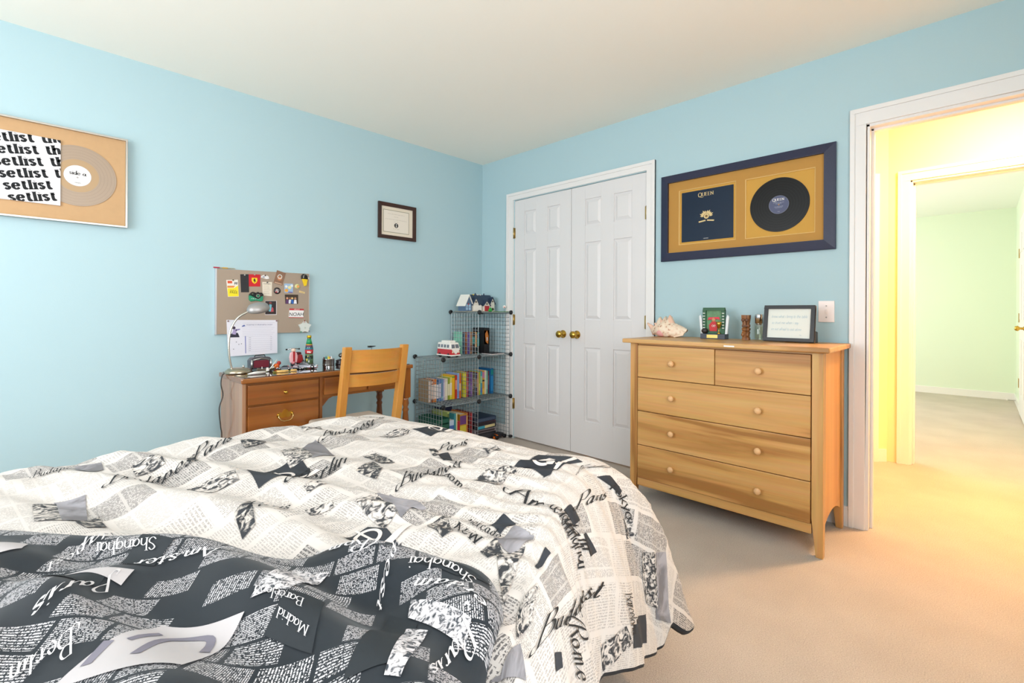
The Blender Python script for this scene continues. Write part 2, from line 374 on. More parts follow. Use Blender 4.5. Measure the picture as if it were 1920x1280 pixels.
# baseboards
bb = MB().box((XL, -.014, 0), (0, 0, .085)); bb.box((XL, -.009, .085), (0, 0, .1)); struct(bb.build('baseboard_back', M_TRIM))
bb = MB()
for a, b in ((-.335, -.014), (-2.805, -1.727), (YN, -3.72)): bb.box((-.014, a, 0), (0, b, .085)); bb.box((-.009, a, .085), (0, b, .1))
struct(bb.build('baseboard_right', M_TRIM))
struct(box('baseboard_left', (XL, YN, 0), (XL+.014, -.014, .09), M_TRIM))
struct(box('baseboard_front', (XL+.014, YN, 0), (-.014, YN+.014, .09), M_TRIM))
struct(box('baseboard_green', (5.786, -3.62, 0), (5.80, -.45, .09), M_TRIM))
struct(box('baseboard_green_right', (4.74, -3.62, 0), (5.786, -3.606, .09), M_TRIM))

# door casings, each with a stepped profile
def casing(name, x, s, yo, yi, yi2, yo2, zi, zo, wall_t):
    """x: wall face, s: direction out of the wall"""
    mb = MB()
    def st(ya, yb, z0, z1): mb.box((x, ya, z0), (x+s*.012, yb, z1))
    def st2(ya, yb, z0, z1): mb.box((x, ya, z0), (x+s*.019, yb, z1))
    st(yi, yo, 0, zi); st2(yo-.022, yo, 0, zi+.0); st(yo2, yi2, 0, zi); st2(yo2, yo2+.022, 0, zi)
    st(yo2, yo, zi, zo); st2(yo2, yo, zo-.022, zo); st2(yo-.022, yo, zi, zo-.022); st2(yo2, yo2+.022, zi, zo-.022)
    if wall_t:
        a, b = sorted((x, x-s*wall_t)); mb.box((a, yi-.014, 0), (b, yi, zi)); mb.box((a, yi2, 0), (b, yi2+.014, zi)); mb.box((a, yi2, zi-.014), (b, yi, zi))
        mb.box((a+.045, yi-.026, 0), (b-.035, yi-.014, zi-.014)); mb.box((a+.045, yi2+.014, zi-.026), (b-.035, yi-.014, zi-.014))
    return struct(mb.build(name, M_TRIM, bev=.002, seg=1))
casing('trim_1', 0, -1, -.332, -.408, -1.668, -1.730, 2.05, 2.108, 0)
casing('trim_2', 0, -1, -2.805, -2.872, -3.65, -3.72, 2.035, 2.118, .12)
casing('trim_3', HX, -1, -2.855, -2.925, -3.60, -3.67, 2.045, 2.118, .12)
struct(box('trim_5', (.12, -2.872, 0), (.136, -2.80, 2.11), M_TRIM))
sp = MB().box((.05, -2.8885, .88), (.095, -2.886, .96)); sp.build('strike_plate', M_BRASS, bpy.data.objects['trim_2'])

# closet doors
def leaf(name, ya, yb, cols, rows, knob_y, hinge_y):
    fx = .004; mb = MB(); mb.box((fx+.008, yb, .012), (fx+.038, ya, 2.042))
    ys = [ya, cols[0][0], cols[0][1], cols[1][0], cols[1][1], yb]
    for a, b in ((0, 1), (2, 3), (4, 5)): mb.box((fx, ys[b], .012), (fx+.008, ys[a], 2.042))
    zs = [.012]+[z for r in rows for z in r]+[2.042]
    for c in cols:
        for k in range(0, len(zs), 2): mb.box((fx, c[1], zs[k]), (fx+.008, c[0], zs[k+1]))
    d = struct(mb.build(name, M_DOOR, bev=.0012, seg=1))
    for c in cols:
        for r in rows:
            y0, y1, z0, z1 = c[1]+.008, c[0]-.008, r[0]+.008, r[1]-.008; q = .022
            MB().hexa([(fx+.008, y0, z0), (fx+.008, y1, z0), (fx+.008, y1, z1), (fx+.008, y0, z1)], [(fx-.0005, y0+q, z0+q), (fx-.0005, y1-q, z0+q), (fx-.0005, y1-q, z1-q), (fx-.0005, y0+q, z1-q)]).build('panel', M_DOOR, d)
    k = MB().lathe([(.001, 0), (.031, 0), (.031, .005), (.012, .011), (.011, .03), (.02, .036), (.0275, .048), (.027, .06), (.018, .068), (.001, .070)], (fx, knob_y, .915), 20, Matrix.Rotation(R_(-90), 4, 'Y'))
    k.build('knob', M_BRASS, d)
    for z in (.30, 1.02, 1.765):
        MB().tube([(-.004, hinge_y, z-.046), (-.004, hinge_y, z+.046)], .0065, 8).box((-.0015, hinge_y-.013, z-.044), (.003, hinge_y+.013, z+.044)).build('hinge', M_OLDBR, d)
    return d
leaf('door_1', -.414, -1.0215, ((-.528, -.658), (-.782, -.912)), ((.265, .82), (1.03, 1.612), (1.738, 1.938)), -.948, -.411)
d2 = leaf('door_2', -1.0245, -1.662, ((-1.153, -1.296), (-1.404, -1.55)), ((.265, .82), (1.03, 1.612), (1.738, 1.938)), -1.083, -1.665)
box('latch_plate', (.0035, -1.027, .885), (.006, -1.0235, .945), mat('#5a4a3a', .4, 1), d2)
# dark closet interior so that the gaps read as gaps
struct(box('wall_closet', (.70, -1.80, 0), (.74, -.28, H), M_CEIL))

# door in the green room
gd = struct(box('door_3', (3.75, -3.618, .012), (4.62, -3.600, 2.04), M_DOOR, bev=.002))
for x0, x1 in ((3.87, 4.12), (4.25, 4.50)):
    for z0, z1 in ((.25, .82), (1.03, 1.6), (1.74, 1.94)): box('panel', (x0, -3.601, z0), (x1, -3.594, z1), M_DOOR, gd, bev=.004)
MB().lathe([(.001, 0), (.03, 0), (.012, .01), (.012, .03), (.027, .045), (.02, .065), (.001, .07)], (3.83, -3.6, .95), 16, Matrix.Rotation(R_(-90), 4, 'X')).build('knob', M_BRASS, gd)
for z in (.34, 1.05, 1.75): box('hinge', (4.60, -3.601, z-.05), (4.64, -3.592, z+.05), M_OLDBR, gd)
mb = MB().box((4.625, -3.62, 0), (4.69, -3.603, 2.05)); mb.box((3.68, -3.62, 0), (3.745, -3.603, 2.05)); mb.box((3.68, -3.62, 2.05), (4.69, -3.603, 2.115)); struct(mb.build('trim_6', M_TRIM))
ds = thing('door_stop', 'springy metal door stop on green room baseboard', 'door stop', (5.40, -3.606, .05))
MB().tube([(5.40+.006*math.cos(i*1.2), -3.606+.0011*i, .05+.006*math.sin(i*1.2)) for i in range(60)], .0016, 5).build('spring', M_STEEL, ds)
MB().lathe([(.001, 0), (.009, 0), (.009, .012), (.001, .014)], (5.40, -3.541, .05), 10, Matrix.Rotation(R_(-90), 4, 'X')).build('rubber_tip', M_WHITE, ds)

# hall ceiling lamp, out of the photograph above the door head; its glow lies on the carpet
hl = thing('ceiling_lamp', 'flush dome ceiling lamp with warm bulb in yellow hall', 'lamp', (.75, -3.52, H))
MB().lathe([(.001, 0), (.17, 0), (.17, -.03), (.15, -.035)], (.75, -3.52, H), 24).build('mount', M_WHITE, hl)
me_, N_, L_, B_ = new_mat('warm_glow'); B_.inputs['Emission Color'].default_value = (1, .62, .32, 1); B_.inputs['Emission Strength'].default_value = LAMP_POWER; B_.inputs['Base Color'].default_value = (.9, .85, .75, 1)
MB().lathe([(.15, -.03), (.14, -.06), (.11, -.085), (.06, -.10), (.001, -.105)], (.75, -3.52, H), 24).build('glass_dome', me_, hl)

# light switch
ls = thing('light_switch', 'white toggle light switch plate beside the bedroom door casing', 'light switch', (0, -2.705, 1.096))
box('plate', (-.006, -2.741, 1.040), (-.0005, -2.669, 1.152), mat('#f3e6e2', .35), ls, bev=.002)
box('toggle', (-.013, -2.709, 1.085), (-.006, -2.701, 1.107), mat('#efe0da', .35), ls, bev=.001)
for z in (1.066, 1.126): MB().lathe([(.001, 0), (.0035, 0), (.0035, .0015), (.001, .002)], (-.006, -2.705, z), 10, Matrix.Rotation(R_(-90), 4, 'Y')).build('screw', M_STEEL, ls)
# ================================================================== DRESSER
TOPZ = .935
dr = thing('dresser', 'honey maple chest of drawers with six round wooden knobs', 'dresser', (-.27, -2.31, 0))
fx, bx_ = -.488, -.035; yl, yr = -1.832, -2.790      # front / back, outer sides
top = MB().box((-.515, yr-.025, TOPZ-.024), (-.02, yl+.04, TOPZ)); top.build('top', M_DRESS['y'], dr, bev=.006)
def dleg(y0, y1, front):
    a, b = (fx, fx+.045) if front else (bx_-.045, bx_)
    ym = y1 if abs(y0-yl) < .01 or abs(y1-yl) < .01 else y0
    mb = MB(); mb.box((a, y0, .17), (b, y1, TOPZ-.024))
    o = y1 if y1 > -2.0 else y0; i = y0 if y1 > -2.0 else y1      # outer, inner
    ti = o+(i-o)*.62; ta, tb = (a, b-.014) if front else (a+.014, b)
    mb.hexa([(ta, min(o, ti), 0), (tb, min(o, ti), 0), (tb, max(o, ti), 0), (ta, max(o, ti), 0)], [(a, min(o, i), .17), (b, min(o, i), .17), (b, max(o, i), .17), (a, max(o, i), .17)])
    return mb.build('leg', M_DRESS['z'], dr, bev=.003)
for fr_ in (True, False):
    dleg(yl-.046, yl, fr_); dleg(yr, yr+.046, fr_)
for y0, y1 in ((yl-.030, yl-.008), (yr+.008, yr+.030)):
    mb = MB(); mb.box((fx+.045, y0, .155), (bx_-.045, y1, TOPZ-.024)); mb.build('side_panel', M_DRSIDE_LIT, dr)
    n = 14; pts = [(fx+.045+(bx_-.045-fx-.045)*i/n, .155-.045*(abs(2*i/n-1)**2.2)) for i in range(n+1)]
    MB().prism([(fx+.045, .156)]+pts+[(bx_-.045, .156)], lambda u, v, h: (u, h, v), y0, y1).build('side_rail', M_DRSIDE_LIT, dr)
box('back_panel', (bx_-.03, yr+.046, .14), (bx_-.02, yl-.046, TOPZ-.024), M_DRSIDE_LIT, dr)
box('carcass', (fx+.016, yr+.046, .125), (fx+.03, yl-.046, TOPZ-.024), mat('#8a5a2c', .6), dr)
# bottom apron, gently arched
n = 24; ya, yb = yl-.046, yr+.046
pts = [(ya+(yb-ya)*i/n, .098+.0*(1-abs(2*i/n-1)**2)) for i in range(n+1)]
MB().prism([(ya, .142)]+pts+[(yb, .142)], lambda u, v, h: (h, u, v), fx+.004, fx+.024).build('apron', M_DRESS['y'], dr, bev=.001)
box('top_rail', (fx+.006, yb, .903), (fx+.026, ya, TOPZ-.024), M_DRESS['y'], dr)
def drawer(y0, y1, z0, z1, knobs):
    d = box('drawer', (fx-.004, y0, z0), (fx+.018, y1, z1), M_DRESS['y'], dr, bev=.003)
    for ky in knobs:
        MB().lathe([(.001, 0), (.007, 0), (.0065, .010), (.014, .014), (.0165, .020), (.015, .026), (.008, .030), (.001, .031)], (fx-.004, ky, (z0+z1)/2), 18, Matrix.Rotation(R_(-90), 4, 'Y')).build('knob', mat('#dcae7c', .35), d)
    return d
g_ = .0035; ym = -2.316
drawer(ym+g_/2, ya-g_, .7185, .900, [-2.09]); drawer(yb+g_, ym-g_/2, .7185, .900, [-2.527])
for z0, z1 in ((.527, .715), (.334, .5235), (.145, .3305)): drawer(yb+g_, ya-g_, z0, z1, [-2.09, -2.527])
box('paper_slip', (-.5165, -2.42, TOPZ-.017), (-.5155, -2.37, TOPZ-.010), M_WHITE, dr)

# ------------------------------------------------------------------ things on the dresser
sh = thing('conch_shell', 'spiky pink and cream conch shell on the dresser', 'shell', (-.13, -1.89, TOPZ))
def shell():
    # a spiral body whorl: rings along an axis with swelling lip and spines
    mb = MB(); n = 26; k = 22; vs = []
    for i in range(k+1):
        t = i/k; ax = -.115+.235*t                         # along +y .. -y
        r = .058*(math.sin(math.pi*min(1, (t*.92+.05)))**.8)*(1.0 if t < .6 else 1.0-(t-.6)*.35)+.004
        for j in range(n):
            a = 2*math.pi*j/n
            sp_ = 0
            if .12 < t < .62: sp_ = .034*max(0, math.cos(a-math.pi/2+.3))**10*(1+.6*math.sin(t*40))+.016*max(0, math.cos(3*a+t*14))**6
            rr = r+sp_
            y = -ax; x = rr*math.cos(a)*.95; z = rr*math.sin(a)*.85
            lip = .05*max(0, t-.45)*max(0, -math.sin(a))
            vs.append((-.13+x-lip, -1.89+y, TOPZ+.040+z if z > -.038 else TOPZ+.002))
    fs = [(i*n+j, i*n+(j+1) % n, (i+1)*n+(j+1) % n, (i+1)*n+j) for i in range(k) for j in range(n)]
    mb.add(vs, fs, True); return mb
def shell_mat():
    m, N, L, B = new_mat('conch'); tc = N.new('ShaderNodeTexCoord'); n1 = N.new('ShaderNodeTexNoise'); n1.inputs['Scale'].default_value = 60; n1.inputs['Detail'].default_value = 5
    cr = N.new('ShaderNodeValToRGB'); e = cr.color_ramp.elements; e[0].position = .33; e[0].color = srgb('#b08468'); e[1].position = .58; e[1].color = srgb('#eedcc6'); k = e.new(.40); k.color = srgb('#e8cbb2')
    L.new(tc.outputs['Object'], n1.inputs['Vector']); L.new(n1.outputs['Fac'], cr.inputs[0]); L.new(cr.outputs[0], B.inputs['Base Color']); B.inputs['Roughness'].default_value = .5
    b = N.new('ShaderNodeBump'); b.inputs['Strength'].default_value = .6; b.inputs['Distance'].default_value = .004; L.new(n1.outputs['Fac'], b.inputs['Height']); L.new(b.outputs[0], B.inputs['Normal'])
    return m
MS = shell_mat(); shell().build('body', MS, sh)
for (y, z, h, tx, ty) in ((-1.902, .070, .066, 0, .004), (-1.862, .062, .045, -.01, .02), (-1.835, .048, .038, -.015, .032), (-1.805, .040, .045, -.01, .055)):
    MB().tube([(-.13, y, TOPZ+z-.02), (-.13+tx*.5, y+ty*.5, TOPZ+z+h*.4), (-.13+tx, y+ty, TOPZ+z+h)], [.042 if h > .06 else .026, .024 if h > .06 else .015, .004], 12).build('spine', mat('#e9bfa8', .45, noise=.12, nscale=60), sh)
MB().prism([(0, 0), (.05, -.012), (.105, .0), (.11, .022), (.085, .035), (.04, .06), (.0, .05)], lambda u, v, h: (-.155-h+.25*v, -1.895-u, TOPZ+.012+v), 0, .012).build('lip', mat('#ead2ba', .45, noise=.15, nscale=70), sh, bev=.004)
MB().ball((-.172, -1.862, TOPZ+.03), .03, 14, 8, (.5, 1.1, .9)).build('mouth', mat('#e6a7a4', .3), sh)

tr = thing('trophy_frame', 'small green football trophy stand with player photo on dresser', 'trophy', (-.12, -2.175, TOPZ))
X = -.14; yc = -2.175
box('base', (X-.03, yc-.072, TOPZ), (X+.03, yc+.068, TOPZ+.030), mat('#3b4150', .4), tr, bev=.002)
box('name_plate', (X-.0325, yc-.032, TOPZ+.006), (X-.0305, yc+.030, TOPZ+.025), mat('#c9b46a', .35, 1), tr)
fr_ = MB()
for a, b, c, d in ((-.062, .062, .165, .182), (-.062, -.044, .03, .165), (.044, .062, .03, .165), (-.044, .044, .03, .045)): fr_.box((X-.010, yc+a, TOPZ+c), (X+.008, yc+b, TOPZ+d))
fr_.build('frame', mat('#285a3c', .45), tr, bev=.002)
for s in (-1, 1):
    for i in range(6): box('yard_mark', (X-.0115, yc+s*.061-.012*(s > 0), TOPZ+.062+i*.017), (X-.010, yc+s*.061+.012*(s < 0), TOPZ+.066+i*.017), M_WHITE, tr)
    MB().prism([(s*.064, .03), (s*.076, .03), (s*.086, .13), (s*.078, .14), (s*.070, .12)], lambda u, v, h: (X+h, yc+u, TOPZ+v), -.006, .004).build('side_fin', mat('#dfe3e6', .3), tr)
box('photo', (X+.0, yc-.044, TOPZ+.045), (X+.003, yc+.044, TOPZ+.165), mat('#5f8a62', .5, noise=.4, nscale=60), tr)
P3 = MB(); fr3 = lambda u, v, h: (X-.001-h, yc-u, TOPZ+v)
P3.prism([(-.024, .045), (-.028, .08), (-.012, .1), (.014, .1), (.022, .085), (.018, .045)], fr3, 0, .004); P3.build('jersey', mat('#c4242c', .5), tr)
MB().ball((X-.002, yc+.002, TOPZ+.112), .0125, 10, 6, (.5, 1, 1.1)).build('head', mat('#c98f6a', .6), tr)
MB().prism([(-.036, .108), (-.03, .125), (.03, .128), (.036, .11), (.02, .115), (-.02, .112)], fr3, 0, .005).build('banner', mat('#d8354a', .5), tr, bev=.002)
put_text('number', 'oe', 's', lambda u, v: (X-.0065, yc-u, TOPZ+v), -.010, .07, .012, M_WHITE, tr)
MB().lathe([(.001, .03), (.012, .03), (.010, .035), (.003, .04), (.0025, .06), (.008, .068), (.014, .085), (.0155, .1), (.0135, .1), (.001, .085)], (X-.022, yc-.036, TOPZ), 14).build('cup', M_BRASS, tr)
MB().ball((X-.02, yc+.046, TOPZ+.046), .016, 10, 8, (1, 1.2, 1)).build('ball', mat('#2a2323', .5), tr)

tk = thing('tiki_statue', 'small carved dark wooden tiki figure on dresser', 'figurine', (-.12, -2.345, TOPZ))
mt = wood('carved', '#a06a3a', '#8a5527', '#5c3314', 'z', 3, .45)
mb = MB(); prof = [(0, .0235), (.012, .0235), (.018, .020), (.03, .021), (.045, .024), (.05, .019), (.054, .024), (.064, .0255), (.07, .019), (.076, .0245), (.085, .0235), (.09, .020), (.10, .022), (.125, .0265), (.14, .027)]
vs = []
for z, r in prof:
    for j in range(16):
        a = 2*math.pi*j/16; q = 1/max(abs(math.cos(a)), abs(math.sin(a)))**.6
        vs.append((-.12+r*math.cos(a)*q*.8, -2.345+r*math.sin(a)*q*.85, TOPZ+z))
mb.add(vs, [(i*16+j, i*16+(j+1) % 16, (i+1)*16+(j+1) % 16, (i+1)*16+j) for i in range(len(prof)-1) for j in range(16)]+[tuple(range(15, -1, -1)), tuple(len(vs)-16+j for j in range(16))])
mb.build('body', mt, tk)
mc = mat('#5c3416', .5)
for s in (-1, 1):
    MB().lathe([(.004, 0), (.009, .001), (.009, .004), (.005, .005)], (-.139, -2.345+s*.010, TOPZ+.112), 12, Matrix.Rotation(R_(-90), 4, 'Y')).build('eye', mc, tk)
    MB().ball((-.136, -2.345+s*.012, TOPZ+.03), .009, 10, 6, (.8, 1, 1.4)).build('knee', mt, tk)
MB().prism([(-.006, .085), (.006, .085), (.003, .108), (-.003, .108)], lambda u, v, h: (-.138-h, -2.345+u, TOPZ+v), 0, .007).build('nose', mt, tk)
MB().prism([(-.015, .074), (.015, .074), (.013, .082), (-.013, .082)], lambda u, v, h: (-.138-h, -2.345+u, TOPZ+v), 0, .004).build('mouth', mc, tk)

co = thing('cologne_bottle', 'clear glass cologne spray bottle with chrome cap on dresser', 'bottle', (-.12, -2.412, TOPZ))
q = (-.12, -2.412, TOPZ)
MB().lathe([(.001, .001), (.021, .001), (.0225, .006), (.0225, .088), (.019, .094), (.011, .095)], q, 24).build('glass', M_BOTTLE, co)
MB().lathe([(.001, .012), (.0195, .012), (.0195, .078), (.001, .078)], q, 20).build('liquid', glass_mat('cologne', (.95, .97, .88, 1), .03), co)
MB().lathe([(.012, .094), (.0205, .0945), (.0205, .142), (.019, .145), (.001, .145)], q, 24).build('cap', M_CHROME, co)
MB().lathe([(.013, .086), (.014, .097)], q, 14).build('collar', M_STEEL, co)

pf = thing('quote_frame', 'black photo frame holding handwritten blue quote, leaning on easel back', 'picture frame', (-.16, -2.57, TOPZ))
th = R_(10); fw, fh = .235, .190
FM = lambda u, v, h: (-.185+math.sin(th)*v-math.cos(th)*h-.12*u*0, -2.572-u+.0, TOPZ+math.cos(th)*v+math.sin(th)*h+.003)
mb = MB(); b_ = .018
for a, b, c, d in ((-fw/2, fw/2, 0, b_), (-fw/2, fw/2, fh-b_, fh), (-fw/2, -fw/2+b_, b_, fh-b_), (fw/2-b_, fw/2, b_, fh-b_)): mb.prism([(a, c), (b, c), (b, d), (a, d)], FM, 0, .018)
mb.build('frame', mat('#1c1e24', .4), pf, bev=.0015)
MB().prism([(-fw/2+b_, b_), (fw/2-b_, b_), (fw/2-b_, fh-b_), (-fw/2+b_, fh-b_)], FM, .004, .008).build('paper', mat('#dfe3dd', .7), pf)
MB().prism([(-fw/2-.0005, 0), (fw/2+.0005, 0), (fw/2+.0005, fh), (-fw/2-.0005, fh)], FM, -.006, -.0005).build('backing', mat('#c08a4c', .6), pf)
for k, (tx, y0, x0, wd) in enumerate((('know what i bring to the table', .125, -.082, .165), ('so trust me when i say', .092, -.080, .125), ('im not afraid to eat alone', .058, -.082, .140))):
    t_ = ''.join(c if c in G else 'e' for c in tx)
    put_text('handwriting', t_, 'h', lambda u, v: FM(u, v, .0085), x0, y0, .0085, mat('#9db9c9', .8), pf, width=wd)
put_text('signature', 'nu', 'h', lambda u, v: FM(u, v, .0085), .05, .032, .006, mat('#a9bcc6', .8), pf)
MB().prism([(-.03, .0), (.03, .0), (.02, .13), (-.02, .13)], lambda u, v, h: (-.183+math.sin(th)*v+.006+(.13-v)*.42+h, -2.572-u, TOPZ+.002+v), 0, .003).build('easel_leg', M_BLACK, pf)
MB().prism([(0, 0), (.055, 0), (.05, .055), (.008, .06)], lambda u, v, h: (-.165+u, -2.66-.0-h, TOPZ+.001+v), 0, .03).build('easel_foot', M_BLACK, pf, bev=.003)

# ================================================================== WALL FRAMES
def rectframe(mb, fr, a, b, c, d, w_, h0, h1, inner=None):
    """mitred moulding: outer rect (a..b, c..d), width w_, heights h0 back .. h1 outer, inner lip height"""
    hi = h1 if inner is None else inner
    O = [(a, c), (b, c), (b, d), (a, d)]; I = [(a+w_, c+w_), (b-w_, c+w_), (b-w_, d-w_), (a+w_, d-w_)]
    for i in range(4):
        j = (i+1) % 4
        mb.hexa([fr(*O[i], h0), fr(*O[j], h0), fr(*I[j], h0), fr(*I[i], h0)], [fr(*O[i], h1), fr(*O[j], h1), fr(*I[j], hi), fr(*I[i], hi)])
A_ = lambda u, v, h: (u, -.002-h, v)            # on the desk wall: u = x, h out of the wall
B2 = lambda u, v, h: (-.002-h, -u, v)           # on the closet wall: u = -y
def disc(mb, fr, cu, cv, r, h0, h1, n=64, ri=0, a0=0, a1=2*math.pi):
    if ri == 0: mb.prism([(cu+r*math.cos(2*math.pi*i/n), cv+r*math.sin(2*math.pi*i/n)) for i in range(n)], fr, h0, h1)
    else:
        for i in range(n):
            t0 = 2*math.pi*i/n; t1 = 2*math.pi*(i+1)/n
            mb.add([fr(cu+ri*math.cos(t0), cv+ri*math.sin(t0), h1), fr(cu+r*math.cos(t0), cv+r*math.sin(t0), h1), fr(cu+r*math.cos(t1), cv+r*math.sin(t1), h1), fr(cu+ri*math.cos(t1), cv+ri*math.sin(t1), h1)], [(0, 1, 2, 3)], True)
    return mb
def rect(fr, a, b, c, d, h0, h1): return MB().prism([(a, c), (b, c), (b, d), (a, d)], fr, h0, h1)
def vinyl(name, col, rough):
    m, N, L, B = new_mat(name); B.inputs['Base Color'].default_value = srgb(col); B.inputs['Roughness'].default_value = rough
    return m

# frame with the tan vinyl record
sf = thing('record_frame', 'thin silver framed clear vinyl record behind white lettered sleeve', 'framed record', (-2.88, 0, 1.523))
mb = MB(); rectframe(mb, A_, -3.19, -2.569, 1.523, 1.994, .009, 0, .030, .030); mb.build('frame', M_STEEL, sf, bev=.001)
rect(A_, -3.181, -2.578, 1.532, 1.985, 0, .012).build('backing', mat('#c29c72', .75, noise=.05, nscale=40), sf)
cx_, cz_ = -2.766, 1.763
d_ = disc(MB(), A_, cx_, cz_, .152, .012, .0145).build('record', mat('#a6917d', .35, spec=.5), sf)
disc(MB(), A_, cx_, cz_, .082, .0145, .0150, 64, .053).build('run_out', mat('#b0916b', .35), d_)
for r in (.090, .104, .118, .132, .146): disc(MB(), A_, cx_, cz_, r, .0145, .0150, 64, r-.0016).build('groove', mat('#9c8775', .3), d_)
lb = disc(MB(), A_, cx_, cz_, .052, .0145, .0155).build('label', mat('#dfdddd', .6), sf)
put_text('label_text', 'side a', 'q', lambda u, v: A_(u, v, .016), cx_-.031, cz_+.004, .011, M_INK, lb, width=.064)
put_text('label_text', 'o', 'q', lambda u, v: A_(u, v, .016), cx_-.003, cz_-.012, .006, M_INK, lb)
put_text('label_text', 'nonuno', 's', lambda u, v: A_(u, v, .016), cx_-.010, cz_-.038, .0045, mat('#777777', .8), lb, width=.022)
slv = rect(A_, -3.150, -2.829, 1.601, 1.924, .0155, .0195).build('sleeve', mat('#dad6da', .55), sf)
def clipped_text(items, fr, a, b, c, d, m, parent, name):
    V = []; Fc = []
    for word, x0, z0, xh, rot in items:
        v, f, W = text2d(word, 'b'); o = len(V); cs, sn = math.cos(rot), math.sin(rot)
        V += [(x0+px*xh*cs-py*xh*sn, z0+px*xh*sn+py*xh*cs, 0) for px, py in v]; Fc += [tuple(i+o for i in q) for q in f]
    bm = bmesh.new(); vv = [bm.verts.new(p) for p in V]
    for q in Fc: bm.faces.new([vv[i] for i in q])
    for co_, no in (((a, 0, 0), (-1, 0, 0)), ((b, 0, 0), (1, 0, 0)), ((0, c, 0), (0, -1, 0)), ((0, d, 0), (0, 1, 0))):
        bmesh.ops.bisect_plane(bm, geom=bm.verts[:]+bm.edges[:]+bm.faces[:], plane_co=co_, plane_no=no, clear_outer=True)
    if not bm.faces: bm.free(); return
    bm.verts.ensure_lookup_table(); mb = MB(); bm.verts.index_update()
    mb.add([fr(p.co.x, p.co.y) for p in bm.verts], [[q.index for q in f.verts] for f in bm.faces]); bm.free()
    return mb.build(name, m, parent, fix=False)
rot = R_(11)
for i in range(7):
    # each line starts a little further right, as on the sleeve
    ux = 0
    for wd in ('setlist', 'the', 'setlist', 'the'):
        x0 = -3.035+.016*(i-4)-.30+ux*.029*math.cos(rot); z0 = 1.700-.0535*(i-4)-.057+ux*.029*math.sin(rot); ux += text2d(wd+' ', 'b')[2]
        if x0 > -2.83 or x0+.03*5*1.2 < -3.15: continue
        clipped_text([(wd, x0, z0, .0290, rot)], lambda u, v: A_(u, v, .0198), -3.150, -2.829, 1.601, 1.924, M_INK, slv, 'sleeve_text')

# small certificate
cf = thing('certificate_frame', 'small dark wood framed certificate with black seal on blue wall', 'framed certificate', (-.905, 0, 1.649))
mb = MB(); rectframe(mb, A_, -1.074, -.737, 1.649, 1.926, .028, 0, .020, .013); mb.build('frame', mat('#3a1d14', .35), cf, bev=.002)
rect(A_, -1.047, -.764, 1.676, 1.899, 0, .006).build('mat_board', mat('#e2d6c4', .8), cf)
mb = MB(); rectframe(mb, A_, -1.030, -.798, 1.700, 1.874, .004, .006, .0068, .0068); mb.build('border_line', mat('#8f8a72', .7), cf)
rect(A_, -1.026, -.802, 1.704, 1.870, .006, .0066).build('certificate', mat('#e6dccf', .8), cf)
disc(MB(), A_, -.915, 1.758, .018, .0066, .0072, 24).build('seal', mat('#2d2826', .6), cf)
disc(MB(), A_, -.915, 1.764, .005, .0072, .0075, 12).build('seal_mark', M_WHITE, cf); disc(MB(), A_, -.915, 1.750, .005, .0072, .0075, 12).build('seal_mark', M_WHITE, cf)
for z, w_ in ((1.842, .15), (1.822, .04), (1.800, .19), (1.783, .04), (1.728, .06)):
    put_text('fine_print', 'nornruntonoru'[:max(3, int(w_*60))], 's', lambda u, v: A_(u, v, .0068), -.914-w_/2, z, .004, mat('#b8aea2', .8), cf, width=w_)

# frame with the black record
qf = thing('record_frame', 'navy framed black record and album sleeve on gold mount', 'framed record', (0, -2.26, 1.421))
mb = MB(); rectframe(mb, B2, 1.778, 2.747, 1.421, 1.978, .052, 0, .016, .030); mb.build('frame', mat('#262b45', .38, bump=.25, bscale=300), qf, bev=.0025)
MG = mat('#b8873f', .75, name='gold_mount', bump=.1, bscale=500); MGL = mat('#e0bd7c', .6)
mb = MB(); W1 = (1.899, 2.250, 1.520, 1.868); W2 = (2.302, 2.654, 1.518, 1.865)
for a, b, c, d in ((1.828, 1.899, 1.47, 1.93), (2.250, 2.302, 1.47, 1.93), (2.654, 2.70, 1.47, 1.93), (1.899, 2.250, 1.47, 1.520), (1.899, 2.250, 1.868, 1.93), (2.302, 2.654, 1.47, 1.518), (2.302, 2.654, 1.865, 1.93)): mb.prism([(a, c), (b, c), (b, d), (a, d)], B2, .004, .012)
mb.build('mount', MG, qf)
for Wn in (W1, W2):
    mb = MB(); rectframe(mb, B2, *Wn, .0035, .004, .0124, .010); mb.build('bevel', MGL, qf)
rect(B2, 1.828, 2.70, 1.47, 1.93, 0, .005).build('backing', mat('#c8973f', .7, bump=.1, bscale=500), qf)
sl2 = rect(B2, 1.916, 2.234, 1.536, 1.851, .005, .008).build('sleeve', mat('#10243a', .4, noise=.1, nscale=4, spec=.25), qf)
gold = mat('#d8be86', .45); fB = lambda h: (lambda u, v: B2(u, v, h))
put_text('sleeve_title', 'Q', 'q', fB(.0084), 2.022, 1.808, .0155, gold, sl2); 
V_, F2_, W_ = text2d('UEEN', 'q'); put_text('sleeve_title', 'UEEN', 'q', fB(.0084), 2.045, 1.811, .0125, gold, sl2, width=.074)
